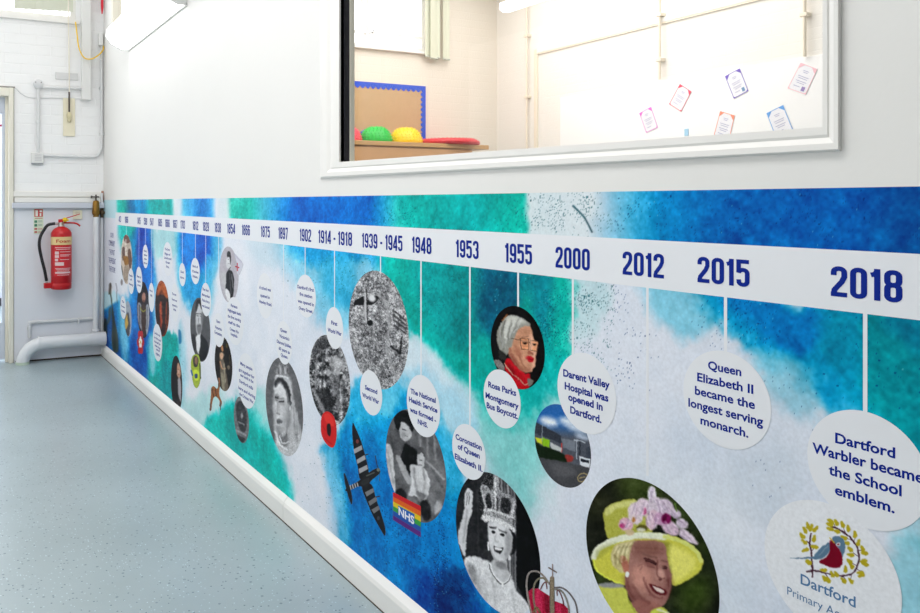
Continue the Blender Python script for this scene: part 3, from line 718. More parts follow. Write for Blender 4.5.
def f_writer(p):
    p.frame(140,310,6.125).poly([(345,0),(360,-40),(378,-30),(385,20),(382,80),(372,140),(352,150),(342,90)], G(200), .8).poly([(340,-20),(350,-60),(380,-55),(386,0),(376,-10),(360,-38),(346,10)], G(45), .7)
    p.poly([(352,150),(372,140),(375,200),(362,270),(345,230),(340,180)], G(225), .6).poly([(372,150),(395,170),(420,220),(405,290),(375,310),(360,280),(372,215)], G(38), .7).poly([(318,150),(340,165),(344,230),(330,250),(318,200)], G(50), .7)
    p.poly([(350,90),(376,92),(374,135),(360,150),(352,130)], G(120), 1).line([(346,22),(358,24)], 5, G(60), .3).line([(366,24),(378,25)], 5, G(60), .3).line([(350,35),(358,37)], 4, G(40), .3).line([(368,37),(377,38)], 4, G(40), .3).line([(356,98),(370,98)], 4, G(80), .3).poly([(378,10),(388,30),(382,100),(374,60)], G(120), .8).line([(360,50),(358,78)], 3, G(130), .5).grain(10, .5, 8)
picture('round_picture', 190.4, 210.4, 297.5, 361.5, f_writer, mural, G(92), label='grey portrait of a bearded gentleman')
def f_police(p):
    p.frame(140,310,6.125).poly([(312,330),(322,285),(345,270),(365,290),(374,370),(368,440),(350,478),(330,460),(318,400)], (172,190,60), .5)
    p.poly([(325,300),(340,280),(358,300),(352,345),(332,345)], (60,58,52), .5).ell(345,310,9,24,(150,110,90),0,.5).poly([(325,375),(345,365),(362,385),(360,425),(338,430)], (215,232,60), .4)
    p.poly([(335,395),(352,392),(352,415),(338,418)], (50,80,120), .4).line([(314,370),(322,400)], 9, (50,110,190), .4).line([(366,330),(372,420)], 6, (70,80,60), .5).grain(22, 1, 6)
cutout('police_cutout', 189.5, 203, 352, 391, f_police, mural, .0020, .3, label='police officer in a yellow jacket')
def f_nurse(p):
    p.frame(200,240,8.76)
    p.poly([(180,300),(230,300),(240,480),(200,400)], G(190), 2).ell(250,200,20,50,G(215),0,.5).poly([(235,130),(245,98),(265,105),(272,150),(268,215),(262,190),(258,150),(242,150)], G(55), .4).poly([(232,200),(240,240),(262,250),(268,220)], G(205), .5)
    p.poly([(232,290),(255,262),(285,280),(300,350),(290,490),(262,500),(225,440),(230,360)], G(42), .5).poly([(222,440),(240,430),(262,470),(262,520),(240,532)], G(225), .5).line([(262,290),(270,470)], 4, G(110), .5).line([(280,300),(290,420)], 5, G(150), .4)
    p.line([(245,165),(252,168)], 3, G(70), .3).line([(250,205),(258,205)], 3, G(90), .3).line([(250,262),(268,240)], 6, G(60), .4).grain(12, .6, 3)
picture('round_picture', 219.4, 238.6, 246.5, 302.5, f_nurse, mural, (182,178,186), label='grey portrait of a nurse in a dark cape')
def f_flag(p):
    p.frame(200,240,8.76).poly([(300,115),(312,128),(365,190),(378,225),(345,305),(322,285),(330,240),(310,165)], (214,214,226), .4).poly([(300,115),(365,185),(362,200),(304,135)], (200,198,216), .4)
    p.line([(327,205),(327,268)], 9, (196,32,52), .25).line([(314,232),(340,242)], 11, (196,32,52), .25).line([(300,115),(345,300)], 2, (170,170,190), .3)
cutout('flag', 233, 244.5, 251, 277, f_flag, mural, .0022, .25, label='white flag with a red cross')
def f_lady(p):
    p.frame(200,300,8.76).poly([(190,395),(200,400),(205,440),(192,450),(186,420)], (190,140,100), .4).poly([(172,470),(195,455),(215,480),(205,510),(215,560),(235,660),(250,790),(200,800),(180,640),(172,540)], (110,100,88), .6)
    p.poly([(175,470),(200,465),(205,500),(185,520)], (205,165,135), .5).line([(178,540),(195,600),(220,600)], 9, (200,150,115), .4).line([(210,560),(222,720)], 9, (168,160,140), .6).poly([(185,640),(210,660),(215,780),(195,770)], (150,142,122), .8)
    p.ell(235,400,8,20,(90,80,40),0,.5).ell(250,590,12,20,(120,108,90),0,.5).line([(258,480),(262,560)], 5, (100,84,50), .6).grain(20, .6, 9)
picture('round_picture', 214.8, 232.4, 336.5, 391, f_lady, mural, (34,28,26), label='dark portrait of a standing woman in a pale gown')
def f_horse(p):
    p.frame(200,360,6.81).poly([(78,190),(95,178),(118,195),(128,150),(124,125),(134,122),(138,160),(132,215),(136,250),(150,285),(143,318),(132,312),(134,280),(112,250),(95,255),(84,290),(78,340),(66,340),(72,270),(76,230)], (158,98,56), .4)
    p.line([(80,190),(95,250)], 4, (60,34,26), .3).line([(105,190),(112,250)], 5, (70,40,28), .3).line([(70,300),(70,345)], 6, (80,74,80), .3).line([(140,290),(141,340)], 6, (90,86,96), .3).ell(128,170,5,18,(100,60,40),0,.3).grain(30, .9, 5)
cutout('horse_cutout', 209, 223.5, 376, 413, f_horse, mural, .0020, .3, label='brown horse figure')
def f_smallgrey(p):
    p.frame(200,360,6.81).poly([(250,300),(280,280),(305,310),(318,380),(315,470),(290,500),(265,450),(250,380)], G(60), .8).ell(285,380,9,20,G(150),0,.5).line([(262,420),(300,440)], 8, G(160), .6).line([(250,480),(310,510)], 9, G(170), .8)
    p.poly([(245,510),(300,530),(310,545),(285,560)], G(50), .6).grain(35, .5, 5)
picture('round_picture', 234, 249, 396.5, 443, f_smallgrey, mural, G(118), label='small grey picture of a working scene')
def f_queenv(p):
    p.frame(255,340,5.1)
    p.poly([(98,215),(108,178),(150,160),(182,205),(196,290),(205,360),(235,450),(238,520),(215,590),(120,590),(100,470),(92,330)], G(188), 1)
    p.poly([(103,222),(128,205),(158,235),(176,320),(178,400),(165,470),(135,500),(118,450),(110,385),(102,300)], G(212), .8).poly([(100,215),(122,192),(150,205),(178,250),(188,335),(172,330),(158,262),(128,222),(104,240)], G(48), .7)
    p.poly([(158,250),(178,330),(182,420),(160,470),(160,400),(168,330)], G(138), 1).poly([(112,150),(128,120),(134,142),(142,115),(152,138),(166,128),(172,190),(140,178),(112,178)], G(150), .5).line([(112,180),(170,195)], 6, G(225), .4)
    p.line([(104,286),(118,290)], 6, G(50), .3).line([(124,316),(146,312)], 8, G(36), .35).line([(106,304),(114,306)], 6, G(50), .3).line([(124,300),(146,298)], 3, G(110), .3).line([(118,320),(114,368),(124,380)], 4, G(150), .4).line([(114,416),(138,421)], 7, G(62), .4).line([(112,372),(124,376)], 6, G(90), .4).ell(122,445,9,8,G(165),0,.6)
    p.poly([(115,450),(140,490),(165,470),(170,530),(135,545)], G(120), 1.2).line([(105,470),(125,530),(165,560)], 10, G(225), .5).poly([(188,330),(205,380),(225,460),(215,520),(196,430)], G(150), 1).ell(180,345,4,12,G(230),0,.3)
    p.poly([(100,278),(120,282),(118,312),(102,308)], G(140), 1, .7).poly([(122,300),(150,300),(150,330),(124,330)], G(150), 1, .7).poly([(116,310),(124,312),(132,362),(124,378),(112,372)], G(176), .9, .8).line([(104,292),(119,296)], 6, G(40), .35).line([(126,316),(146,314)], 7, G(34), .35).poly([(112,408),(128,404),(142,416),(128,428),(114,424)], G(96), .6, .9)
    p.poly([(152,330),(176,330),(174,410),(150,450),(140,420)], G(158), 2.2, .7).poly([(116,440),(140,446),(150,470),(128,480)], G(150), 1.4, .7).poly([(112,225),(128,215),(140,240),(118,262)], G(226), 1.4, .7)
    for k in range(5): p.line([(118+k*12,128+abs(k-2)*7),(120+k*12,172)], 3, G((70,225)[k % 2]), .4)
    for k in range(6): p.line([(186+k*7,250+k*30),(196+k*8,420+k*22)], 4, G((225,140)[k % 2]), .8, .7)
    p.grain(20, .25, 14)
    p.line([(128,490),(140,525),(170,520)], 5, G(235), .5).grain(12, .9, 5).grain(38, 1.2, 8, sub=[(105,490),(230,480),(220,590),(120,590)]).grain(30, 1.1, 9, sub=[(108,120),(172,120),(172,190),(108,180)])
picture('round_picture', 265.8, 303.2, 357, 455.5, f_queenv, mural, G(104), label='grey portrait of a crowned woman in a veil')
def f_trench(p):
    p.grain(90, .22, 3, contrast=2.4).grain(60, .7, 8, contrast=2); p.frame(300,320,4.715)
    p.ell(175,200,34,30,G(185),20,2).poly([(60,120),(120,75),(140,120),(70,160)], G(70), 1.5, .7).line([(80,170),(70,330)], 10, G(150), .8, .8).line([(110,170),(105,330)], 8, G(60), .8, .8).line([(150,190),(160,350)], 16, G(130), 1, .8)
    p.poly([(70,340),(130,330),(160,450),(120,440)], G(40), 1.5, .8).poly([(60,330),(80,350),(125,440),(100,430)], G(165), 1, .8).line([(175,250),(180,420)], 18, G(120), 1, .8).ell(178,245,12,14,G(170),0,.7).ell(133,250,11,16,G(160),0,.7).line([(205,280),(212,460)], 14, G(70), 1, .8)
    p.ell(208,270,9,12,G(190),0,.6).line([(140,350),(150,470)], 12, G(35), 1, .8).line([(190,330),(196,440)], 6, G(190), .6, .8).grain(38, 1.1, 5, contrast=1.5)
picture('round_picture', 309.4, 350.4, 334.5, 425, f_trench, mural, G(98), label='black and white picture of soldiers in a trench')
def f_poppy(p):
    p.frame(300,320,4.715).poly([(100,470),(112,438),(135,432),(160,455),(172,500),(172,560),(160,598),(140,598),(115,570),(100,530)], (214,34,34), .4).poly([(112,450),(135,440),(158,470),(160,500),(130,490)], (236,60,52), 1, .7)
    p.poly([(128,495),(142,490),(147,520),(142,548),(130,535)], (22,14,18), .5).line([(120,560),(150,585)], 3, (170,20,24), .5).line([(108,500),(120,520)], 3, (180,24,26), .5)
cutout('poppy', 319.5, 338, 410, 449, f_poppy, mural, .0022, .3, label='red poppy')
def f_aerial(p):
    p.grain(46, .5, 3, contrast=2).grain(58, 1.5, 8, contrast=2.2).grain(30, .12, 5, contrast=2); p.frame(340,260,4.715)
    p.line([(180,165),(212,195),(230,260),(232,330),(222,420),(245,500),(268,560)], 10, G(165), 1, .9).line([(165,180),(185,230),(190,300),(180,380)], 5, G(90), .8, .7).line([(60,410),(140,420),(210,410)], 5, G(160), .7, .7)
    for k in range(4): p.line([(250+k*2, 235+k*24), (310, 285+k*20)], 7, G(40), .6, .85)
    p.line([(240,405),(285,440)], 8, G(25), .5).line([(284,440),(292,365)], 7, G(25), .5).line([(115,330),(165,360)], 6, G(70), .8, .6).line([(130,400),(160,480)], 7, G(70), 1, .6).line([(155,240),(160,400)], 5, G(200), .8, .5)
    p.poly([(64,215),(70,192),(105,172),(120,172),(120,212)], G(22), .4, 1, False).poly([(128,195),(150,170),(182,170),(178,185),(160,205),(130,212)], G(26), .4).ell(152,180,17,17,G(215),0,.8).line([(128,205),(150,206)], 10, G(24), .5)
    p.line([(118,140),(124,290)], 12, G(190), .5).line([(126,140),(130,295)], 4, G(20), .4).ell(143,297,13,14,G(14),0,.4).line([(102,152),(140,152)], 5, G(70), .5)
picture('round_picture', 348.8, 408.8, 270.2, 388.6, f_aerial, mural, G(140), label='grey aerial picture of a bomber over a city')
def f_plane(p):
    p.frame(335,410,4.715); D = (22,22,26)
    p.poly([(84,60),(98,85),(125,150),(150,240),(160,290),(155,320),(118,325),(108,270),(92,200),(82,120)], D, .35)
    p.poly([(128,360),(172,350),(195,420),(222,500),(238,560),(236,592),(222,575),(180,500),(150,430)], D, .35)
    p.poly([(88,185),(126,166),(130,186),(92,206)], G(168), .3, 1, False).poly([(102,235),(140,212),(146,232),(106,254)], G(168), .3, 1, False).poly([(112,278),(152,258),(156,278),(116,300)], G(168), .3, 1, False)
    p.poly([(142,388),(180,368),(186,386),(150,408)], G(128), .3, 1, False).poly([(158,432),(194,408),(200,428),(165,452)], G(120), .3, 1, False).poly([(172,470),(206,450),(212,468),(184,488)], G(120), .3, 1, False)
    p.poly([(52,372),(110,335),(160,295),(195,275),(213,285),(210,300),(170,335),(150,365),(110,360),(60,382)], (30,30,32), .35)
    for k in range(4): p.line([(72+k*11,356-k*4),(76+k*11,374-k*5)], 5, G(190), .25)
    p.poly([(42,300),(50,305),(66,350),(80,400),(82,438),(76,442),(64,410),(48,350)], D, .35).line([(190,215),(200,262),(212,288)], 4, (20,30,40), .3).line([(210,290),(211,335)], 3, (40,70,90), .3).line([(145,212),(156,208)], 5, D, .3).line([(196,410),(212,406)], 5, D, .3)
    p.ell(205,282,8,8,(120,125,110),0,.3).ell(106,148,7,10,(120,60,60),0,.3).ell(205,510,7,10,(60,60,70),0,.3).line([(150,310),(185,295)], 6, (90,92,90), .5).poly([(125,335),(160,320),(158,345),(130,355)], (44,44,46), .6)
cutout('aeroplane_cutout', 342, 388.5, 420, 538, f_plane, mural, .0016, .38, label='dark striped propeller aeroplane')
def f_ward(p):
    p.frame(380,400,4.38)
    for k in range(6): p.line([(160+k*15,120),(160+k*17,260)], 6, G(150 if k % 2 else 96), 1)
    p.poly([(215,250),(290,330),(285,430),(230,500),(205,420)], G(118), 1.5).line([(205,270),(280,345)], 9, G(165), .8).line([(225,300),(285,400)], 6, G(90), 1).poly([(250,440),(275,470),(240,500)], G(180), 1)
    p.poly([(85,190),(150,210),(168,250),(150,310),(120,320),(90,260)], G(18), .8).poly([(30,150),(60,125),(95,140),(105,200),(80,260),(45,250),(30,210)], G(84), .6).poly([(28,195),(55,215),(62,300),(68,400),(48,370),(32,290)], G(196), .6)
    p.poly([(70,250),(90,250),(128,325),(140,350),(128,372),(100,330)], G(160), .6).poly([(85,90),(118,105),(140,150),(122,178),(98,175),(85,140)], G(186), .6).poly([(62,80),(95,45),(135,60),(150,105),(140,140),(125,110),(95,95),(85,130),(72,120)], G(20), .5)
    p.poly([(70,400),(100,390),(130,440),(150,500),(90,470)], G(30), .8).ell(180,262,17,36,G(190),-6,.5).poly([(165,215),(185,205),(200,230),(196,250),(185,230),(168,240)], G(82), .5).poly([(132,290),(160,285),(200,305),(218,350),(215,400),(195,440),(150,420),(122,430),(138,360)], G(208), .6)
    p.line([(150,300),(160,400),(185,450)], 7, G(150), .8).line([(190,300),(195,350)], 6, G(140), .8).poly([(180,445),(215,450),(225,510),(200,530),(180,500)], G(30), .8).line([(175,262),(184,264)], 4, G(90), .4).line([(172,285),(184,286)], 4, G(110), .4)
    p.poly([(120,420),(150,430),(175,470),(130,455)], G(120), .8).line([(100,128),(114,132)], 4, G(60), .4).poly([(98,140),(112,150),(104,168),(96,160)], G(140), .8, .7).line([(110,158),(120,160)], 3, G(90), .4).line([(45,150),(60,230)], 5, G(60), .8, .7).line([(36,230),(58,360)], 4, G(150), .8, .8).line([(150,330),(170,430)], 6, G(160), .8, .7).line([(200,330),(190,420)], 6, G(166), .8, .7).poly([(165,400),(205,420),(180,440)], G(90), 1, .7).grain(14, .7, 6).grain(30, .16, 16)
picture('round_picture', 386, 446.3, 408.3, 531.5 if 0 else 521.5, f_ward, mural, G(98), label='grey picture of a nurse with a patient')
def f_rosa(p):
    p.frame(480,300,4.715)
    p.poly([(168,140),(205,120),(236,118),(250,165),(258,205),(268,240),(264,262),(262,300),(246,332),(212,342),(175,315),(140,262),(134,235),(148,200)], (198,146,118), .6)
    p.poly([(235,150),(252,190),(262,250),(258,310),(240,335),(246,280),(240,220)], (224,176,150), 1).poly([(140,250),(165,270),(200,335),(180,325),(150,290)], (150,92,76), 1.2).poly([(160,215),(190,235),(200,270),(175,265)], (176,118,96), 1.2)
    p.poly([(92,230),(80,190),(84,140),(104,100),(130,76),(175,76),(222,100),(240,120),(205,124),(178,142),(162,182),(150,215),(138,245),(118,262)], (150,150,142), .6)
    p.poly([(130,82),(175,80),(215,102),(170,122),(130,170),(112,210),(108,150)], (200,200,192), 1.5).line([(120,100),(100,170),(110,230)], 5, (96,96,90), .8).line([(150,110),(128,170)], 4, (120,120,112), .7).poly([(85,235),(118,250),(125,285),(95,275)], (48,48,46), .8).line([(128,70),(105,95)], 4, (190,120,70), .7)
    p.ell(143,240,8,16,(178,122,100),0,.5)
    p.poly([(192,182),(228,186),(226,232),(196,228)], (226,160,120), .5).poly([(240,190),(272,198),(268,240),(242,234)], (222,158,120), .5)
    for q in ([(190,180),(230,184),(228,234),(194,230),(190,180)], [(240,188),(276,197),(270,243),(240,236),(240,188)]): p.line(q, 3, (84,60,50), .25, 1, False)
    p.line([(150,182),(192,188)], 3, (90,70,60), .3).line([(229,200),(240,202)], 3, (84,60,50), .3).line([(205,200),(222,203)], 5, (70,44,36), .4).line([(248,206),(264,210)], 5, (70,44,36), .4).line([(198,176),(228,172)], 3, (130,90,76), .4)
    p.poly([(232,238),(250,250),(248,258),(228,252)], (160,100,82), .6).poly([(214,268),(236,264),(254,274),(252,290),(234,292),(218,280)], (188,34,48), .5).line([(216,277),(252,281)], 2, (110,10,24), .3)
    p.poly([(124,282),(142,278),(170,312),(212,345),(236,352),(232,412),(180,420),(150,372),(118,325)], (188,22,36), .5).poly([(130,300),(160,330),(165,370),(140,340)], (140,10,26), 1).line([(116,300),(140,335),(180,370),(212,398),(228,392)], 4, (206,190,160), .35)
    for k in range(7): p.line([(100+k*16,110-k*4),(96+k*14,150-k*4),(108+k*8,225-k*12)], 4, G((214,110)[k % 2]), .6, .6)
    p.poly([(205,250),(222,262),(214,290),(196,282)], (214,160,134), 1.4, .7).poly([(240,170),(250,200),(246,232),(236,226)], (232,186,160), 1, .8).line([(186,262),(200,300),(214,318)], 3, (140,86,70), .8, .7).line([(200,140),(238,146)], 3, (168,116,92), .8, .6).line([(196,152),(240,158)], 3, (168,116,92), .8, .5).poly([(170,300),(205,318),(240,322),(232,338),(200,338)], (150,96,78), 1.4, .6)
    p.ell(212,205,7,5,(40,26,24),5,.5).ell(256,212,6,5,(40,26,24),5,.5).line([(194,192),(224,194)], 4, (120,106,98), .5, .8).line([(196,216),(222,219)], 3, (168,106,80), .6, .7).grain(16, .35, 15)
    for k in range(6): p.line([(140+k*14,300+k*14),(150+k*12,345+k*12)], 4, (130,8,22), .8, .5)
    p.poly([(68,285),(95,285),(118,325),(100,335),(75,310)], (128,124,122), .5).poly([(226,370),(252,380),(240,405),(226,400)], (120,116,110), .5).grain(9, .9, 5).grain(45, 1.4, 7, sub=[(68,285),(100,280),(120,330),(75,325)])
picture('round_picture', 490.8, 545, 305.6, 389, f_rosa, mural, (14,8,10), label='portrait of a grey haired woman in glasses and a red collar')
def f_hosp(p):
    p.frame(520,330,3.607)
    p.poly([(40,260),(260,260),(260,360),(40,340)], (48,104,172), 6).ell(105,330,32,16,(226,232,240),15,2.5).ell(170,330,26,14,(220,228,238),20,2.5).ell(205,355,34,12,(206,216,230),20,2.5).ell(225,385,24,8,(190,202,220),15,2)
    p.poly([(52,330),(80,345),(148,380),(148,395),(200,392),(258,408),(258,500),(180,470),(60,420)], (84,88,98), .5, 1, False).poly([(60,335),(150,382),(148,410),(55,372)], (58,62,72), .5, 1, False).poly([(150,392),(200,398),(200,440),(155,425)], (118,124,134), .4, 1, False)
    p.line([(205,395),(205,465)], 3, (180,186,196), .3).line([(216,398),(216,470)], 5, (50,54,62), .4).line([(196,396),(235,405)], 4, (190,196,206), .4).poly([(240,425),(258,430),(258,470),(240,465)], (70,74,84), .4)
    p.poly([(215,452),(254,465),(252,502),(216,486)], (214,218,224), .4, 1, False).poly([(220,462),(250,472),(248,482),(220,474)], (40,44,54), .3, 1, False).poly([(56,385),(80,392),(80,412),(60,404)], (206,210,60), .4, 1, False).poly([(80,388),(108,398),(106,425),(82,418)], (138,186,40), .4, 1, False).line([(150,410),(150,440)], 4, (210,60,50), .4)
    p.poly([(110,405),(150,425),(150,442),(112,425)], (186,190,190), .4, 1, False).poly([(56,402),(80,418),(120,430),(172,458),(172,476),(130,474),(78,462),(60,440)], (24,38,20), .7).poly([(165,450),(190,455),(188,475),(170,475)], (150,60,56), .6)
    p.poly([(50,452),(90,464),(170,478),(260,500),(260,580),(50,580)], (76,76,80), .6, 1, False).poly([(110,480),(180,490),(200,520),(140,530)], (94,94,98), 2.5).line([(208,530),(226,518),(244,524),(232,545),(212,545),(208,530)], 3, (190,170,120), .4).line([(216,536),(234,530)], 2.5, (190,170,120), .4).line([(80,340),(80,400)], 2, (150,160,170), .3).grain(12, .9, 5)
picture('round_picture', 534.8, 591.2, 403.7, 487.2, f_hosp, mural, (90,94,104), label='picture of a hospital building under a blue sky')
def f_corona(p):
    p.frame(430,460,4.006)
    p.poly([(120,60),(200,40),(215,420),(110,420)], G(38), 4).line([(190,60),(195,380)], 4, G(60), 1)
    for k in range(5): p.line([(286+k*13,50),(300+k*11,520)], 6, G((168,110,190,120,150)[k]), .8)
    p.poly([(346,90),(470,90),(470,600),(385,560),(348,500)], G(9), .8, 1, False)
    p.poly([(138,145),(146,120),(157,114),(172,132),(170,180),(168,215),(152,260),(146,320),(140,385),(120,350),(112,300),(130,230),(138,190)], G(206), .6).line([(150,130),(147,180)], 2, G(90), .4).line([(158,128),(156,175)], 2, G(90), .4).line([(150,200),(135,330)], 5, G(160), 1)
    p.poly([(202,110),(222,100),(244,124),(256,96),(254,60),(262,48),(280,62),(276,102),(290,130),(316,140),(342,160),(338,210),(332,250),(336,290),(300,272),(256,252),(216,244),(218,190)], G(152), .5)
    p.poly([(222,150),(240,135),(248,190),(228,200)], G(34), .7).poly([(290,150),(322,165),(318,215),(284,205)], G(38), .7).poly([(258,150),(276,155),(272,200),(256,196)], G(60), .7)
    p.line([(216,232),(260,240),(300,258),(334,280)], 22, G(222), .5).line([(220,200),(262,205),(334,232)], 10, G(205), .5).line([(262,60),(262,195)], 8, G(212), .5).line([(206,112),(225,190)], 8, G(190), .5).line([(338,165),(328,230)], 8, G(190), .5)
    p.grain(60, 1.5, 4, sub=[(200,100),(260,48),(290,120),(345,160),(336,285),(214,242)], contrast=2)
    p.poly([(316,280),(338,292),(348,320),(344,360),(326,378),(312,350)], G(14), .6).poly([(234,252),(262,250),(300,268),(326,290),(330,330),(322,370),(302,402),(280,412),(256,396),(240,350),(232,300)], G(214), .6)
    p.poly([(300,280),(326,300),(324,362),(302,396),(306,340)], G(170), 1.2).poly([(242,350),(262,395),(290,412),(262,402)], G(168), .8)
    p.line([(242,272),(264,274)], 4, G(60), .4).line([(278,282),(304,292)], 4, G(60), .4).ell(254,287,9,5,G(30),10,.4).ell(289,299,10,5,G(30),15,.4).line([(240,268),(265,270)], 5, G(44), .4).line([(276,278),(306,290)], 5, G(44), .4).poly([(300,300),(322,330),(318,380),(300,396),(306,350)], G(150), 3, .7).line([(266,292),(262,322),(274,328)], 4, G(168), .5).poly([(254,344),(274,352),(296,352),(284,374),(264,368)], G(50), .4).poly([(260,350),(290,356),(280,363),(264,360)], G(236), .35).line([(234,330),(236,358)], 7, G(235), .4).ell(318,392,5,10,G(225),0,.4)
    p.poly([(256,398),(284,414),(306,402),(312,440),(330,470),(325,500),(285,495),(245,450),(240,420)], G(196), .7).poly([(262,408),(300,412),(308,440),(275,432)], G(140), 1)
    p.poly([(138,398),(175,384),(215,398),(242,412),(262,462),(295,490),(330,480),(345,520),(390,572),(410,640),(190,640),(165,510),(148,450)], G(218), .7).poly([(150,420),(182,430),(190,500),(165,480)], G(150), 1.5).poly([(180,540),(215,470),(230,560)], G(196), 2)
    p.grain(22, .22, 17).poly([(262,268),(300,285),(296,330),(262,322)], G(226), 2, .5).ell(254,288,8,5,G(28),10,.4).ell(290,300,9,5,G(28),15,.4).line([(200,440),(196,520),(220,600)], 6, G(168), 1.2, .7).line([(250,470),(262,560)], 6, G(176), 1.2, .7).line([(330,520),(340,600)], 6, G(180), 1.2, .7)
    p.line([(238,418),(248,452),(272,486),(292,498),(312,488),(322,462)], 5, G(90), .35).line([(240,414),(250,448),(274,481),(292,492),(312,483),(321,458)], 3.5, G(245), .3).ell(292,500,5,8,G(245),0,.3).grain(10, .9, 9).grain(26, .9, 3, sub=[(140,400),(220,400),(300,500),(400,580),(400,640),(190,640)])
picture('round_picture', 456, 540.6, 470.2, 614, f_corona, mural, G(50), label='black and white portrait of a young woman waving in a crown')
def f_queen(p):
    p.frame(570,460,4.006)
    for x_, y_, r_, c_ in ((300,110,90,(64,78,34)),(460,190,70,(54,70,28)),(560,330,60,(52,66,26)),(110,170,50,(48,50,30)),(130,450,50,(58,72,28)),(480,560,70,(60,76,30)),(560,460,40,(40,48,24)),(240,90,40,(74,86,44)),(520,520,40,(70,88,36))): p.ell(x_, y_, r_, r_*1.2, c_, 0, 9, .8)
    p.grain(20, .12, 4)
    p.poly([(150,310),(134,230),(138,205),(160,180),(210,162),(252,156),(300,190),(330,300),(240,300),(180,315)], (176,176,80), .6).poly([(140,205),(165,180),(250,160),(270,178),(190,195),(150,225)], (206,206,130), 1).grain(16, 1.4, 5, sub=[(150,310),(134,220),(160,180),(250,156),(300,200),(240,300)])
    p.poly([(92,395),(100,360),(130,335),(190,312),(280,292),(380,296),(450,318),(500,350),(530,392),(532,420),(515,452),(470,480),(410,502),(400,400),(240,420),(222,500),(170,485),(120,455),(96,425)], (204,200,82), .6)
    p.poly([(300,330),(395,330),(420,370),(405,420),(340,400)], (150,150,60), 1.5).poly([(400,345),(480,375),(505,410),(480,455),(410,485)], (226,222,118), 2.5)
    p.line([(97,388),(118,352),(180,322),(280,302),(380,308)], 26, (226,228,206), .6).line([(380,306),(455,330),(505,365),(526,405)], 15, (212,216,128), .6).line([(96,400),(112,445),(170,482),(222,498)], 5, (226,232,90), .5)
    p.grain(13, 1.6, 6, sub=[(92,395),(190,312),(380,296),(532,410),(410,502),(222,500)])
    p.poly([(168,365),(190,338),(262,322),(262,370),(236,400),(232,440),(206,452),(180,430),(164,400)], (196,184,132), .7).poly([(180,350),(230,335),(240,370),(200,380)], (214,204,160), 1.5).line([(175,380),(215,420)], 5, (150,136,90), 1).line([(205,350),(250,345)], 5, (166,152,104), 1)
    p.poly([(258,330),(300,322),(350,324),(384,345),(388,385),(396,412),(400,440),(408,470),(404,510),(392,560),(360,592),(320,596),(270,580),(236,545),(222,500),(225,455),(236,400)], (160,116,108), .7)
    p.poly([(262,335),(340,330),(372,350),(330,385),(262,385)], (132,90,80), 4, .8).poly([(250,440),(310,430),(330,470),(300,520),(250,500)], (192,140,126), 5).poly([(352,440),(378,440),(385,470),(370,482),(350,470)], (196,150,138), 2.2).poly([(225,470),(250,530),(300,575),(350,592),(300,596),(240,556)], (112,66,62), 4).poly([(385,440),(404,470),(402,510),(390,550),(388,490)], (120,74,72), 3)
    p.poly([(206,385),(224,390),(236,430),(228,455),(214,440),(204,405)], (176,112,94), .7).line([(300,396),(322,400),(344,414)], 8, (70,40,40), .6).line([(362,424),(386,430)], 8, (70,40,40), .6).line([(296,378),(345,392)], 5, (120,84,76), .9).line([(365,402),(388,408)], 4, (112,76,70), .8).line([(312,425),(340,432)], 3, (120,78,74), .7)
    p.line([(352,400),(348,450),(356,470),(378,474)], 4, (118,74,70), .7).poly([(318,498),(345,504),(388,524),(384,540),(358,540),(332,524)], (92,28,34), .6).poly([(332,506),(360,516),(378,526),(368,534),(345,524)], (222,206,198), .5).line([(305,480),(308,505),(322,530)], 4, (124,74,70), .8).line([(320,540),(350,552),(372,552)], 5, (130,80,76), .9)
    p.ell(229,458,8,10,(236,238,232),0,.4).poly([(290,560),(370,590),(340,640),(250,640),(240,580)], (150,100,92), 1)
    p.poly([(112,505),(165,506),(220,512),(236,560),(262,600),(280,640),(160,640),(140,560)], (200,202,94), .7).poly([(112,500),(170,490),(218,508),(150,512)], (150,150,150), .8).poly([(330,600),(372,590),(400,615),(410,645),(320,645)], (196,204,86), .7).line([(235,560),(262,610)], 4, (150,156,60), .7).line([(350,598),(395,612)], 6, (214,214,200), .6)
    for x_, y_, a_, b_, r_, c_ in ((225,258,30,26,10,(214,170,188)),(212,262,12,10,0,(190,60,120)),(262,215,30,44,-10,(222,206,212)),(290,190,34,38,20,(216,198,210)),(330,145,18,42,-5,(222,214,226)),(350,190,34,46,-25,(210,196,208)),(385,190,30,40,-40,(206,190,206)),(330,240,26,40,10,(214,186,200)),(400,270,42,26,40,(206,180,198)),(450,255,26,20,30,(202,188,204)),(470,305,40,18,38,(214,198,212)),(425,215,22,18,30,(198,184,200)),(360,235,24,26,0,(190,150,180)),(386,236,20,22,0,(124,22,84)),(380,232,10,12,0,(84,6,54)),(240,290,18,12,0,(206,184,150)),(290,272,24,12,0,(92,86,40)),(285,280,16,8,0,(212,210,190)),(500,330,14,8,30,(216,200,214)),(300,205,7,14,0,(196,90,140)),(255,240,7,10,0,(176,120,60))):
        p.ell(x_, y_, a_, b_, c_, r_, .8)
    p.line([(318,120),(340,170)], 3, (180,166,186), .5).line([(345,160),(380,200)], 3, (176,160,182), .6).line([(420,285),(470,320)], 3, (170,150,176), .6).line([(270,180),(262,240)], 3, (190,160,180), .6).line([(330,215),(350,260)], 3, (176,140,170), .6).line([(405,215),(450,250)], 3, (168,150,176), .6).line([(420,175),(428,205)], 4, (110,140,70), .5)
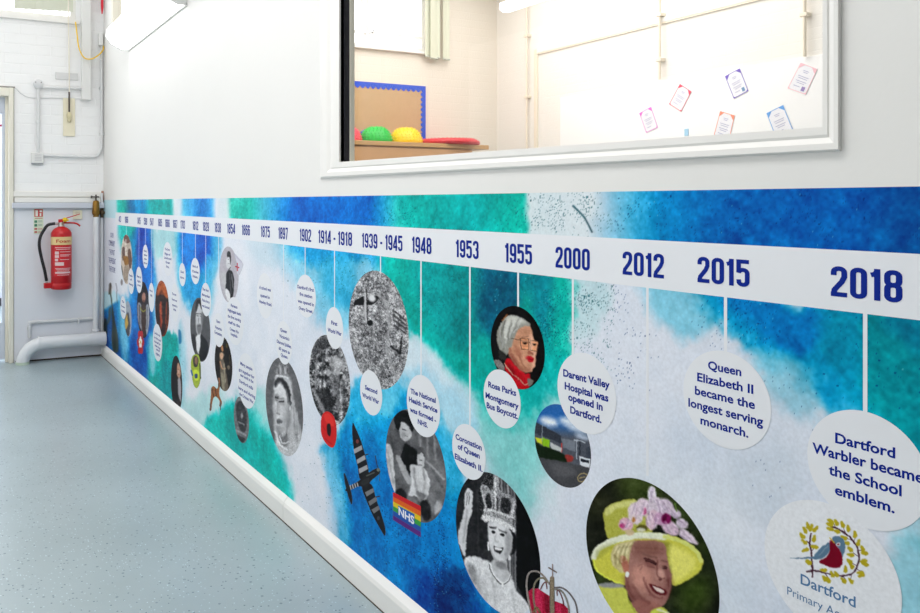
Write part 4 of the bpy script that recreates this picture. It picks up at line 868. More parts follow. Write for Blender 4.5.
    for a_, b_ in (((205,250),(222,270)),((235,238),(228,268)),((262,178),(250,215)),((300,170),(285,215)),((312,180),(318,240)),((350,165),(365,215)),((372,168),(395,205)),((395,190),(430,225)),((378,250),(400,290)),((410,262),(445,282)),((440,240),(462,262)),((455,290),(490,325)),((330,120),(325,165)),((345,235),(338,270)),((300,225),(312,262))):
        p.line([a_, b_], 5, (168,140,170), .8, .55); p.line([(a_[0]+7, a_[1]-2), (b_[0]+7, b_[1]-3)], 5, (238,226,236), .8, .6)
    p.grain(22, .5, 18, sub=[(200,240),(250,160),(330,110),(440,190),(510,335),(380,300),(220,280)])
    p.poly([(300,398),(322,402),(346,418),(330,428),(304,420)], (118,70,66), 1.4, .6).poly([(360,422),(388,430),(386,442),(364,438)], (112,66,62), 1.2, .6).line([(303,404),(324,408),(344,419)], 5, (48,26,28), .5).line([(364,430),(386,436)], 5, (48,26,28), .5)
    p.poly([(262,430),(300,438),(318,470),(300,500),(268,490)], (206,152,138), 2.6, .7).poly([(356,420),(370,424),(376,462),(362,464)], (206,160,148), 1.4, .7).ell(362,478,8,4,(96,52,52),10,.7).line([(296,470),(302,500),(318,528),(340,546)], 4, (112,66,64), .9, .8).line([(392,480),(396,505)], 4, (104,62,60), .8, .7)
    p.line([(268,352),(372,356)], 4, (118,76,68), 1, .6).line([(272,368),(370,374)], 3, (122,80,72), 1, .5).line([(290,430),(280,440)], 3, (120,76,72), .7, .6).line([(288,420),(274,424)], 3, (120,76,72), .7, .6).line([(252,500),(282,548),(320,572)], 6, (104,60,58), 1.4, .6).poly([(330,560),(360,562),(350,585),(325,582)], (176,122,112), 1.6, .6)
    for k in range(7): p.line([(176+k*8,420-k*3),(172+k*10,385-k*4),(190+k*9,350-k*3)], 4, ((226,216,176),(150,136,94))[k % 2], .7, .7)
    p.grain(16, .35, 12, sub=[(160,350),(255,330),(240,440),(180,440)]).grain(10, .25, 13)
    p.poly([(110,360),(180,330),(170,352),(112,395)], (150,152,70), 1.6, .5)
    p.grain(16, .9, 8, sub=[(200,240),(250,160),(330,110),(440,190),(510,335),(380,300),(220,280)]).grain(6, 1.2, 3)
picture('round_picture', 586.3, 719.6, 475, 651, f_queen, mural, (30,32,22), label='portrait of a smiling woman in a yellow hat with flowers')
def f_crown(p):
    p.frame(510,550,9.73)
    p.poly([(180,400),(225,368),(290,385),(400,455),(400,640),(215,640)], (176,20,58), .4, 1, False).poly([(425,490),(520,525),(570,570),(600,640),(425,640)], (170,18,54), .4, 1, False)
    p.poly([(250,400),(300,400),(320,640),(250,640)], (206,40,84), 1.5).poly([(340,440),(385,470),(385,620),(350,600)], (130,8,38), 1.2).poly([(450,520),(490,530),(500,620),(455,620)], (200,36,78), 1.2)
    S_ = (150,140,134)
    p.line([(215,640),(180,480),(164,350),(172,260),(195,218),(235,205),(285,216),(340,265),(385,330)], 18, S_, .4).line([(262,640),(235,500),(232,380),(252,310),(290,275),(330,275),(362,310)], 18, (128,120,100), .4).line([(300,380),(325,330),(352,315),(362,375)], 12, (120,60,66), .4)
    p.line([(412,640),(408,400),(412,275)], 44, (142,126,104), .4).line([(392,640),(390,300)], 6, (70,66,70), .3).line([(436,600),(432,290)], 5, (90,86,88), .3).line([(416,265),(416,140)], 12, (160,140,138), .35).line([(380,170),(420,195),(456,218)], 13, (118,100,98), .35)
    p.line([(440,365),(500,365),(560,400),(610,460),(645,530),(662,640)], 16, (110,104,108), .4).line([(440,380),(500,395),(540,450),(570,540),(580,640)], 18, (140,136,130), .4).line([(462,440),(462,400),(485,405),(515,480),(525,530)], 11, (112,46,54), .4)
    p.line([(230,600),(262,560),(300,620)], 20, (110,96,60), .6).grain(36, 1.8, 5, contrast=1.6)
cutout('crown_cutout', 525, 580, 561, 616, f_crown, mural, .0026, .3, label='jewelled crown with a crimson cap')
def f_card(p):
    p.frame(380,400,4.38)
    A, B_, C_, D_ = (58,403), (180,465), (180,602), (58,525); cols = [(206,36,44),(226,100,36),(232,200,40),(60,158,70),(40,84,170),(92,44,130)]
    n = len(cols)
    for i, c in enumerate(cols):
        l0 = A[1]+(D_[1]-A[1])*i/n; l1 = A[1]+(D_[1]-A[1])*(i+1)/n; r0 = B_[1]+(C_[1]-B_[1])*i/n; r1 = B_[1]+(C_[1]-B_[1])*(i+1)/n
        p.poly([(58,l0),(180,r0),(180,r1),(58,l1)], c, .25, 1, False)
    p.poly([(80,462),(152,500),(152,545),(80,505)], (40,100,186), .3, 1, False)
card = cutout('rainbow_badge', 392.5, 422.5, 490, 540, f_card, mural, .0020, .3, label='rainbow striped badge')
wall_text([('NHS', 398.8, 414.4, 514.2, 7.4)], card, mat('white_ink', (240,240,245), .4), 'lettering', .0026, .03)

# ---- text bubbles --------------------------------------------------
bub = lambda L, R, T, B, off=.0018, circ=False: plain_disc('text_bubble', L, R, T, B, mural, M_white, off, circ)
def bubble(L, R, T, B, lines, circ=False, off=.0022, bold=.026):
    o = bub(L, R, T, B, off, circ); wall_text(lines, o, M_ink, off=off+.0006, bold=bold); return o
bubble(683.5, 771.6, 350, 449, [('Queen',708.3,741.6,368.9,8.2),('Elizabeth II',697.5,753.6,380.7,8.2),('became the',695.2,755.3,394,8.2),('longest serving',688.7,763.4,406.1,8.2),('monarch.',700.8,748.7,423.8,8.2)])
bubble(807.5, 930, 408.7, 530, [('Dartford',835.5,895.6,442.3,9.8),('Warbler became',812.7,924,452.1,9.8),('the School',829,902,474,9.8),('emblem.',835.2,895,493.9,9.8)])
bubble(557.7, 616.5, 352.2, 434, [('Darent Valley',563.5,610,375.9,6.9),('Hospital was',565,608.7,388.8,6.9),('opened in',568.5,603,399.9,6.9),('Dartford.',570.5,601.8,412.8,6.9)], bold=.034)
bubble(483.9, 520.9, 369.2, 428.2, [('Rosa Parks',488.5,516.4,386.8,5.6),('Montgomery',485.8,518.9,397.6,5.6),('Bus Boycott.',486.9,518.2,407.6,5.6)], bold=.034)
bubble(452.4, 486, 423.6, 479.6, [('Coronation',455.8,482,438.7,5.2),('of Queen',458,480,448.5,5.2),('Elizabeth II.',455,482.8,458.3,5.2)], bold=.034)
bubble(407, 440.3, 374.5, 437, [('The National',410.8,436,393,4.7),('Health Service',409.2,437.6,401.2,4.7),('was formed -',410.2,436.4,411.3,4.7),('NHS.',418,428,423.4,4.7)], bold=.034)
bubble(360.3, 382.4, 370, 415.3, [('Second',365.2,377.5,389,4.2),('World War',362.5,379.2,396.6,4.2)], bold=.034)
bubble(326, 343.4, 307, 349, [('First',331.4,337.5,324.1,3.6),('World War',328,341.7,331.4,3.6)], bold=.034)
bubble(296.2, 316, 274.5, 317.5, [("Dartford's first",297.6,314.2,288,3.2),('fire station',299.8,312.4,295.3,3.2),('was opened in',298,314.2,302.1,3.2),('Overy Street.',299,313,309.3,3.2)])
bubble(276.2, 292.2, 321, 364.5, [('Queen',280.5,287,331,3.1),("Victoria's",279.5,289.5,337,3.1),('Diamond Jubilee,',277,291.5,342.5,3.1),('60 years as',279,290,349.5,3.1),('Queen.',281,288.2,356,3.1)])
bubble(257, 273.2, 273, 318.5, [('A school was',259.5,271,288.6,3),('opened in',260.5,270,296.4,3),('Hawley Road.',259.5,272,302.6,3)])
bubble(226, 243.8, 297, 345, [('Florence',231,237.5,306.5,2.8),('Nightingale leads',228,241,311,2.8),('the first nursing',228,241,317,2.8),('staff to the',228.5,240,323,2.8),('Crimean War',230,239,330,2.8),('hospitals.',231,237.8,335,2.8)])
bubble(213, 224.4, 313, 347, [('Queen',216.5,220.3,322,2.7),("Victoria's",215,222,328,2.7),('Coronation.',214.6,222.4,333,2.7)])
bubble(237.4, 256.8, 353, 408.5, [('Many people',240.5,252.5,364.5,3),('got together for',239,254.5,370.5,3),('new work in the',240.5,253.5,376,3),('Dartford mills',239.5,253.2,382,3),('here and during',238.6,255.3,388.6,3),('the Crimean War.',239.6,253.8,395,3)])
bubble(201, 211.2, 282.8, 316.3, [('The first',202.4,208.8,290,2.5),('Metropolitan',202.2,210,295.5,2.5),('Police force',202.4,209.6,301,2.5),('was founded.',202.2,210,306.5,2.5)])
bubble(191, 199.9, 257.9, 284.2, [('Birth of',192.8,198,267,2.3),('Charles',192.4,198.6,272,2.3),('Dickens.',192.8,198,277,2.3)])
bubble(179.2, 185.8, 263, 286.2, [('Great',180.7,184,272.5,2.2),('storm.',180.4,184.6,278,2.2)])
bubble(163, 172.6, 242, 276, [('The Great',165,170,250,2.2),('Plague of',164.8,170.4,254.5,2.2),('London and',164.4,171.4,258.5,2.2),('Great',165.8,170,263,2.2),('Fire.',166.4,169.4,267.5,2.2)])
bubble(171, 179.2, 283, 322, [('The river',172.2,176.5,294.5,2.2),('Darent was',172,177,300,2.2),('opened to',172.3,177.4,305.5,2.2),('ships.',173.5,176.5,310,2.2)])
bubble(152.9, 162.3, 323.7, 361.3, [('London was',154.6,160,333.5,2.2),('on fire and',154.4,160.8,338,2.2),('burned for',154.6,160.6,342,2.2),('many days',155,160.6,346,2.2),('and',156.4,159.6,350,2.2),('nights.',156,160.2,354,2.2)])
bubble(148.6, 154.6, 282.8, 312, [('Henry',149.6,152.8,291,2),('VIII.',150.2,152.6,296,2)])
bubble(142.7, 148.4, 244.6, 268.2, [('Henry',144,147,251.5,1.9),('takes',144,147.2,255.5,1.9),('the',144.4,146.8,259.5,1.9),('throne',143.9,147.2,263.5,1.9)])
bubble(136, 142.3, 266.6, 293, [('Battle of',137.2,141.2,277,2),('Agin-',137.4,141,281.5,2),('court.',137.6,141,285.5,2)])
bubble(128.2, 134.2, 268.5, 294, [('Battle',129.4,132.6,276,2),('of',130,132,280,2),('Hastings',129.2,133.2,284.5,2)])
bubble(120.4, 126.2, 296, 319, [('The',122,124.2,302,1.9),('Romans',121.4,125,306.5,1.9),('invade.',121.6,125,311,1.9)])
for hl in [('OUR',110.5,113.6,237.2,4.8),('COMMUNITY',108.9,115,245.4,5.6),('THE PAST',109.6,114.8,254,5),('THE PRESENT',108.8,115.6,262.4,5.4),('THE FUTURE',109.2,115.3,270.8,5.2)]: wall_text([hl], mural, M_ink, 'heading_lettering', .0024, .0)

# ---- school emblem --------------------------------------------------
def f_emblem(p):
    p.frame(750,480,4.61); Tw = (66,28,44); Lf = (184,168,34); Bl = (92,124,150)
    p.line([(290,445),(285,340),(277,290),(284,248)], 8, Tw, .4).line([(265,421),(300,418),(380,436),(430,442),(480,425),(504,370),(495,310),(462,262),(410,225),(375,214)], 7.5, Tw, .4).line([(283,330),(300,312)], 4, Tw, .3).line([(281,300),(262,280)], 4, Tw, .3)
    for a_ in ((330,425,345,410),(345,428,362,450),(400,440,395,420),(430,440,440,458),(470,430,465,460),(490,410,515,420),(503,380,525,372),(500,330,520,320),(480,290,490,260),(440,245,430,210),(400,222,385,200),(492,395,470,380),(500,350,478,335),(470,275,450,270)): p.line([a_[:2], a_[2:]], 2.5, Tw, .25)
    for x_, y_, r_ in ((268,210,80),(283,218,110),(303,225,140),(254,230,60),(242,256,50),(252,285,40),(297,270,100),(299,308,10),(256,322,-20),(270,378,40),(372,190,40),(398,195,60),(428,205,60),(368,204,10),(370,225,20),(402,236,20),(455,222,80),(434,265,30),(485,250,80),(446,290,10),(502,288,110),(462,318,40),(465,345,10),(520,318,60),(530,338,10),(460,375,40),(470,395,60),(442,412,90),(525,374,-10),(532,388,20),(510,428,10),(516,440,-20),(345,455,50),(362,460,60),(432,462,50),(466,466,50),(380,434,60),(400,434,60),(340,414,0)):
        p.ell(x_, y_, 18, 8, Lf, r_, .4).ell(x_+7*math.cos(math.radians(r_)), y_+7*math.sin(math.radians(r_)), 9, 10, Lf, r_, .4)
    p.poly([(186,358),(240,357),(300,352),(300,362),(240,363),(188,361)], Bl, .35, 1, False).poly([(296,362),(312,325),(345,298),(368,288),(372,318),(352,346),(322,364)], Bl, .4).line([(320,345),(360,305)], 3, (140,160,178), .5)
    p.poly([(382,262),(405,257),(428,270),(440,300),(436,335),(428,358),(418,330),(404,305),(384,285)], Bl, .4).poly([(370,276),(392,290),(412,318),(428,352),(428,385),(408,404),(372,402),(338,388),(322,372),(352,352),(368,325)], (122,6,34), .4)
    p.line([(368,265),(388,286)], 5, (210,180,50), .35).ell(408,296,9,9,(230,226,228),0,.3).ell(408,296,4.5,4.5,(120,20,40),0,.25)
emb = picture('emblem_disc', 764.8, 902.3, 497.8, 645, f_emblem, mural, (237,239,244), .0026, label='white disc with a bird and branch school emblem', N=240)
wall_text([('Dartford',801,856,583.5,10.2)], emb, M_ink2, 'lettering', .0032, .014)
wall_text([('Primary Academy',787.6,874,594,8)], emb, M_ink2, 'lettering', .0032, .0)
print('mural done')

# ================================================================== CORRIDOR END WALL THINGS
M_wp = mat('white_pipe_paint', (230,232,235), .35, noise=.03, nscale=14, bump=.05)
M_con = mat('conduit_paint', (222,223,224), .4, noise=.02)
def E(px, py, d=0.0):   # point d metres in front of the end wall
    return on_y(px, py, EY-d)
def clip(b, P, r): b.lathe(P, [(r, -.012), (r*1.4, -.012), (r*1.4, .012), (r, .012)], 12)
# big heating pipe: horizontal, elbow to floor
d = .10; r = .047
pt = thing('heating_pipe', (E(23, 355, d).x, EY-d, 0), 'fat white pipe running low along the end wall and elbowing into the floor', 'pipe')
zc = E(60, 341.5, d).z; xR = WX-.012; xE = E(22.5, 345, d).x
arc = [(xE+.16-.16*math.sin(a), EY-d, zc-.145+.145*math.cos(a)) for a in [i*math.pi/2/8 for i in range(9)]]
MB().tube([(xR, EY-d, zc)]+arc+[(xE, EY-d, .0)], r, 24).build('pipe', M_wp, pt)
for xx in (E(91.5, 340, d).x, E(95.5,340,d).x, E(38.5, 340, d).x):
    MB().tube([(xx-.006, EY-d, zc), (xx+.006, EY-d, zc)], r*1.07, 24).build('collar', M_wp, pt)
MB().tube([(E(91.5,340,d).x, EY-d, zc), (xR+.008, EY-d, zc)], r*1.10, 24).build('end_fitting', M_wp, pt)
MB().tube([(xE, EY-d, .0), (xE, EY-d, .02)], r*1.06, 24).build('floor_collar', mat('pale_green_seal', (200,214,196), .6), pt)
# riser with brass valve
d2 = .06; xr = E(96, 280, d2).x
rs = thing('riser_pipe', (xr, EY-d2, zc+.04), 'white vertical pipe topped by a brass valve in the corner', 'pipe')
zt = E(96, 217, d2).z
MB().tube([(xr, EY-d2, zt), (xr, EY-d2, zc+.04)], .022, 18).build('pipe', M_wp, rs)
MB().lathe((xr, EY-d2, zc+.05), [(.023,.0),(.029,0),(.029,.02),(.023,.02)], 18).build('collar', M_wp, rs)
zv = E(96, 200.5, d2).z; Lh = zv-zt; M_br = mat('aged_brass', (150,112,52), .35, .85, noise=.25, nscale=30)
vb = MB().lathe((xr, EY-d2, zt), [(0,-.004),(.020,-.004),(.024,.006),(.020,.012),(.028,.02),(.031,.035),(.028,.06),(.025,Lh-.02),(.022,Lh-.006),(.016,Lh),(0,Lh)], 24).build('brass_valve', M_br, rs)
MB().tube([(xr, EY-d2, zv-.002), (xr, EY-d2, zv+.045)], .006, 8).tube([(xr-.036, EY-d2, zv+.028), (xr+.024, EY-d2, zv+.028)], .0055, 8).tube([(xr-.04, EY-d2, zv+.028), (xr-.028, EY-d2, zv+.028)], .010, 8).build('valve_handle', mat('dark_steel', (90,86,82), .4, .8), vb)
# thin pipe in the corner with small dark gate valve
d3 = .03; xt = WX-.018
tp = thing('corner_pipe', (xt, EY-d3, zc+.045), 'thin white pipe in the very corner, beside the brass valve', 'pipe')
MB().tube([(xt, EY-d3, E(101.5,218,d3).z), (xt, EY-d3, zc+.045)], .010, 12).tube([(xt, EY-d3, E(101.5,207,d3).z), (xt, EY-d3, E(101.5,193,d3).z)], .011, 10).build('pipe', M_wp, tp)
gz = E(101.5, 212.5, d3).z
MB().lathe((xt, EY-d3, gz-.04), [(.0,0),(.013,.0),(.012,.02),(.015,.03),(.015,.05),(.012,.06),(.014,.08),(0,.08)], 14).tube([(xt, EY-d3, gz), (xt, EY-d3-.04, gz)], .007, 8).lathe((xt, EY-d3-.04, gz), [(0,-.004),(.015,-.004),(.015,.004),(0,.004)], 14, 'y').build('gate_valve', mat('tarnished_brass', (92,78,60), .45, .7, noise=.3, nscale=40), tp)
MB().tube([(xt+.004, EY-d3, E(102,201,d3).z), (xt+.004, EY-d3, E(102,191,d3).z)], .009, 8).build('copper_tail', mat('dull_copper', (186,140,120), .4, .6), tp)
# small water pipe
d = .03
sp_ = thing('water_pipe', (E(29.5, 337, d).x, EY-d, E(29.5, 338, d).z), 'narrow grey-white pipe above the fat pipe, bent down at its left end', 'pipe')
za = E(30, 322.5, d).z; zb_ = E(92, 318.5, d).z
MB().tube(bez([(E(29.5,338,d).x, EY-d, E(29.5,338,d).z), (E(29.5,326,d).x, EY-d, za-.03), (E(30,322,d).x, EY-d, za-.006), (E(32,322,d).x, EY-d, za), (E(60,320.5,d).x, EY-d, (za+zb_)/2), (xr-.02, EY-d, zb_)], 6), .0125, 14).build('pipe', M_con, sp_)
MB().tube([(E(29.5,328,d).x, EY-d, za-.055), (E(29.5,325,d).x, EY-d, za-.03)], .016, 14).tube([(E(33,322,d).x, EY-d, za), (E(36,322,d).x, EY-d, za+.001)], .016, 14).build('elbow_fitting', M_con, sp_)
q = E(78.5, 319.5, d); MB().box((q.x-.006, EY-.018, q.z-.03), (q.x+.006, EY-d-.016, q.z+.016), .002).build('pipe_clip', M_con, sp_)

# fire extinguisher
dE = .105; cxE = E(61.3, 260, dE).x; zB = E(61, 289, dE).z; zS = E(61, 232, dE).z; rE = .0765
M_red = mat('red_gloss_enamel', (196,16,24), .28, noise=.04, nscale=6)
fx = thing('fire_extinguisher', (cxE, EY-dE, zB), 'red foam fire extinguisher with black hose hanging on the end wall', 'fire extinguisher')
hS = zS-zB; hN = E(61, 226.3, dE).z-zB
MB().lathe((cxE, EY-dE, zB), [(0,.006),(rE*.85,.0),(rE*.97,.004),(rE*.99,.045),(rE*.96,.048),(rE,.052),(rE,hS-.018),(rE*.97,hS-.004),(rE*.86,hS+.012),(rE*.62,hS+.03),(rE*.38,hS+.038),(.022,hN),(0,hN)], 48).build('cylinder', M_red, fx)
zN = zB+hN; ang0 = math.atan2(-(EY-dE), -cxE)    # towards the middle of the corridor
def on_cyl(a, z, rr_=rE+.0008): return (cxE+rr_*math.cos(a), EY-dE+rr_*math.sin(a), z)
def cyl_patch(a0_, a1q, z0, z1, rr_, n=18):
    b = MB(); vs = []
    for k in range(n+1):
        a = a0_+(a1q-a0_)*k/n; vs += [on_cyl(a, z0, rr_), on_cyl(a, z1, rr_)]
    return b.add(vs, [(2*k, 2*k+2, 2*k+3, 2*k+1) for k in range(n)], True)
zl = lambda py: E(61, py, dE+rE).z
lab = cyl_patch(ang0-1.35, ang0+1.45, zl(245), zl(237), rE+.0010).build('label_band', mat('cream_label', (226,200,140), .4), fx)
def cyl_text(t, aL, aR, z, h_, m, par, name='lettering', bold=.02):
    vs, fs, x0, x1 = text_geo(t, bold); b = MB()
    b.add([on_cyl(aL+(aR-aL)*(v[0]-x0)/(x1-x0), z+v[1]/CAPH*h_, rE+.0018) for v in vs], fs); return b.build(name, m, par)
cyl_text('Foam', ang0-.48, ang0+.98, zl(242.6), .023, mat('red_ink', (190,50,30), .5), lab)
lab2 = cyl_patch(ang0-.75, ang0+1.15, zl(276.3), zl(246.3), rE+.0010).build('instruction_label', mat('label_red', (206,36,44), .4), fx)
M_lw = mat('label_white', (228,200,200), .5)
for i, (yy, L_, R_) in enumerate(((247.6,-.6,1.0),(249.2,-.5,.9),(251.8,-.1,1.0),(254.8,-.1,1.0),(256.0,-.1,.8),(259.6,-.1,.8),(268.4,-.6,1.0),(269.6,-.5,.9),(271,-.4,.8),(275,-.4,.8))):
    cyl_patch(ang0+L_, ang0+R_, zl(yy+.35), zl(yy-.15), rE+.0016).build('print_line', M_lw, lab2)
for yy, L_, R_, hh in ((253,-.62,-.22,3.0),(256.5,-.62,-.22,2.6),(260,-.62,-.3,2.6),(264,-.62,.25,3.4),(272.8,-.6,.95,1.6)):
    cyl_patch(ang0+L_, ang0+R_, zl(yy+hh/2), zl(yy-hh/2), rE+.0014).build('pictogram', M_lw, lab2)
M_mt = mat('bright_metal', (190,186,180), .3, .9); yE = EY-dE
MB().lathe((cxE, yE, zN-.004), [(0,0),(.024,0),(.024,.010),(.020,.012),(.020,.034),(.0,.036)], 20).tube([(cxE-.018, yE, zN+.020), (cxE-.05, yE-.004, zN+.022)], .008, 10).build('valve_body', M_mt, fx)
zH = zN+.034
MB().box((cxE-.022, yE-.012, zH-.006), (cxE+.012, yE+.012, zH+.020), .004).add([(cxE-.01, yE-.010, zH+.018), (cxE+.135, yE-.010, zH+.060), (cxE+.135, yE+.010, zH+.060), (cxE-.01, yE+.010, zH+.018), (cxE-.01, yE-.010, zH+.010), (cxE+.137, yE-.010, zH+.056), (cxE+.137, yE+.010, zH+.056), (cxE-.01, yE+.010, zH+.010)], [(0,1,2,3),(4,7,6,5),(0,4,5,1),(1,5,6,2),(2,6,7,3),(3,7,4,0)]).build('lever', M_red, fx)
MB().tube(bez([(cxE+.01, yE, zH-.008), (cxE+.06, yE, zH-.008), (cxE+.11, yE, zH-.014), (cxE+.138, yE, zH-.034)], 6), .0065, 8).build('carry_handle', M_red, fx)
MB().lathe((cxE+.024, yE-.022, zH+.016), [(0,-.010),(.016,-.010),(.018,.0),(.016,.010),(0,.010)], 14, 'y').box((cxE+.02, yE-.02, zH+.006), (cxE+.052, yE+.016, zH+.020), .003).build('safety_seal', mat('yellow_plastic', (236,196,20), .4), fx)
hp = [(cxE-.045, yE-.004, zN+.022), E(48,225,dE), E(44,230,dE), E(40.3,237,dE), E(39.3,246,dE), E(41.5,258,dE), E(44.5,270,dE), E(46.6,281,dE)]
MB().tube(bez([Vector(v) for v in hp], 7), .0115, 14).build('hose', mat('black_rubber_hose', (26,26,30), .4), fx)
q = E(46.4, 282, dE); MB().tube([q, (q.x, q.y, q.z-.018)], .010, 10).build('nozzle', M_mt, fx)
qa = E(43.8, 283, dE); qb = E(52, 288, dE); MB().box((qa.x, yE-.02, qb.z), (qb.x, yE+.02, qa.z), .004).build('nozzle_holder', M_red, fx)
MB().box((cxE-.03, EY-dE+rE-.004, zB+.30), (cxE+.03, EY-.017, zB+.36), .003).build('wall_bracket', M_red, fx)

# extinguisher sign and small notice
def eplate(px0, px1, py0, py1, d, t=.003):
    a = E(px0, py1, d); b_ = E(px1, py0, d); return MB().box((a.x, EY-d, a.z), (b_.x, EY-d+t, b_.z))
sg = thing('safety_sign', tuple(E(38.5, 234, .019)), 'small fire safety sign with red and green pictograms left of the extinguisher', 'sign')
eplate(33.6, 43.4, 208.6, 233.8, .019).build('sign_plate', mat('sign_cream', (222,232,210), .4), sg)
eplate(34.4, 42.8, 209.2, 216.8, .0196, .0008).build('red_panel', mat('sign_red', (200,30,40), .4), sg)
b = MB(); 
for a in ((35.4,38,210.2,216.2),(39.6,42,210.2,212.2),(39.6,41.4,213,216.2)):
    a_ = E(a[0], a[3], .0202); b_ = E(a[1], a[2], .0202); b.box((a_.x, EY-.0202, a_.z), (b_.x, EY-.0198, b_.z))
b.build('pictogram', mat('sign_white', (236,236,226), .4), sg)
for (y0, y1, c, n_) in ((220.4,222.8,(50,120,90),'sign_green'),(224.0,226.6,(50,120,90),'sign_green'),(228,229.8,(190,80,80),'sign_rose'),(231.2,232.8,(190,80,80),'sign_rose')):
    eplate(34.4, 37.2, y0, y1, .0198, .0006).build('pictogram', mat(n_, c, .4), sg)
    m2 = mat(n_+'_text', tuple(int(v*.5+110) for v in c), .5)
    for k in (0, .45): 
        yy = y0+.2+k*(y1-y0); eplate(38.2, 42.4, yy, yy+.5, .0198, .0006).build('print_line', m2, sg)
eplate(34.8, 42.6, 217.9, 218.6, .0198, .0006).build('print_line', mat('sign_rose', (190,80,80), .4), sg)
nt_ = thing('notice_card', tuple(E(77.6, 219.6, .022)), 'small square cream notice on the panel right of the extinguisher', 'notice')
eplate(73, 82.2, 210.2, 219.4, .030, .012).build('card', mat('cream_plastic', (226,222,198), .5), nt_)
for k in range(3): eplate(75.2+.3*k, 80.4-.3*k, 211.8+k*1.1, 212.4+k*1.1, .0306, .0006).build('print_line', mat('card_grey', (196,180,160), .6), nt_)

# conduits, boxes, pull switch, trunking, cables on the end wall
def conduit(name, pts, r, lab_, clips=(), cat='conduit', m=None, d=.022):
    t = thing(name, tuple(E(*pts[-1], d)), lab_, cat)
    MB().tube(bez([E(a, c, d) for a, c in pts], 5), r, 12).build('tube', m or M_con, t)
    for a, c in clips:
        P = E(a, c, d); MB().box((P.x-.016, EY-.001, P.z-.010), (P.x+.016, EY-d-r*.9, P.z+.010), .003).build('saddle_clip', m or M_con, t)
    return t
conduit('conduit', [(38.2,89),(38.2,110),(38.2,130),(38.2,152.5)], .0125, 'vertical white conduit dropping to the square junction box', ((38.2,121.8),))
conduit('conduit', [(42,87.4),(60,88),(82,88.8)], .010, 'horizontal white conduit from the round box to the trunking')
conduit('conduit', [(44,155.3),(60,156),(90,157),(96.5,156),(100.2,151),(101.6,144),(101.8,120),(101.6,90),(101.4,60)], .0105, 'white conduit running right from the square box and up the corner', ((75,156.4),(101.8,134),(101.5,88)))
jb = thing('junction_box', tuple(E(38, 84, .02)), 'round white junction box at the top of the vertical conduit', 'junction box')
P = E(38, 84.2, 0); MB().lathe((P.x, EY, P.z), [(.036,0),(.036,-.030),(.033,-.034),(0,-.034)], 24, 'y').build('box_body', M_con, jb)
b = MB()
for dx in (-.02, .02): b.lathe((P.x+dx, EY-.034, P.z+.010), [(.004,0),(.004,-.002),(0,-.002)], 8, 'y')
b.build('screw', mat('dark_steel', (90,86,82), .4, .8), jb)
jb = thing('junction_box', tuple(E(37.4, 163, .02)), 'square white switch box with a grey lower edge at the bottom of the conduit', 'junction box')
a = E(31.2, 163, .03); c = E(43.6, 152.6, .03)
MB().box((a.x, EY-.034, a.z), (c.x, EY, c.z), .005).build('box_body', mat('white_plastic', (232,232,230), .4), jb)
b = MB()
for k in range(5): z_ = a.z+.018+k*.012; b.box((a.x+.025, EY-.036, z_), (c.x-.015, EY-.0335, z_+.004))
b.build('vent_slots', mat('vent_grey', (200,200,202), .5), jb)
MB().box((a.x+.004, EY-.030, a.z-.006), (c.x-.004, EY-.002, a.z+.001)).build('lower_edge', mat('lower_edge_grey', (150,152,156), .5), jb)  # thin grey strip along the underside of the box
tk = thing('cable_trunking', tuple(E(86.5, 98, 0)), 'wide white vertical trunking on the end wall near the corner', 'trunking')
a = E(82, 98, .05); c = E(91, 98, .05)
MB().box((a.x, EY-.055, a.z), (c.x, EY, CEIL), .004).build('cover', mat('white_plastic', (232,232,230), .4), tk)
MB().box((a.x-.004, EY-.058, a.z-.012), (c.x+.004, EY, a.z+.002), .003).build('end_cap', mat('white_plastic', (232,232,230), .4), tk)
ps = thing('pull_switch', tuple(E(69, 136, 0)), 'cream wooden backplate with a dark pull switch and long cord', 'switch')
a = E(63.2, 136, .012); c = E(75, 98.5, .012)
MB().box((a.x, EY-.014, a.z), (c.x, EY, c.z), .003).build('backplate', mat('cream_wood', (238,230,204), .5, noise=.04), ps)
P = E(69.2, 112, .03)
MB().tube([E(69.2,92,.03), E(69.2,112,.03)], .0065, 10).build('rod', mat('dark_brown_rod', (70,58,52), .4), ps)
MB().lathe((P.x, EY-.03, E(69,122,.03).z), [(0,0),(.012,0),(.014,.012),(.009,.022),(.018,.03),(.018,.06),(.010,.075),(0,.075)], 16).build('pull_knob', mat('ivory_brass', (216,206,168), .4), ps)
MB().tube([E(69.4,92,.03), E(69.0,60,.03), E(68.4,20,.045), (E(68.4,20,.045).x, EY-.045, CEIL)], .0045, 8).build('cord', mat('cream_cord', (238,232,218), .7), ps)
tag(MB().tube(bez([E(15.5,88,.008), E(22,94,.008), E(30,97.5,.008), E(45,98,.008), E(62,98,.008)], 6)+bez([E(75.5,98.5,.008), E(82,99,.008)], 3)[1:], .0032, 6).build('thin_cable', M_con), 'thin white cable sagging along the wall from the door frame', 'cable')
tag(MB().tube(bez([E(75.5,22,.03), E(77,34,.05), E(79,48,.07), (E(84,57.5,.09)), E(91,59,.09), E(98,55.5,.07), E(103.0,50,.05), E(103.5,46,.05)], 6), .0052, 8).build('yellow_cable', mat('yellow_cable_sheath', (242,200,40), .4)), 'yellow cable looping between window and corner box', 'cable')
tag(MB().tube([E(102,14,.06), E(102.2,7,.06), (E(102,0,.06).x, EY-.06, CEIL)], [.004,.011,.011], 8).build('red_cord', mat('red_cord', (222,40,60), .6)), 'short red cord end hanging above the white corner box', 'cord')
b_ = thing('alarm_box', tuple(E(101, 45, .04)), 'small white box in the corner under the red cord', 'box')
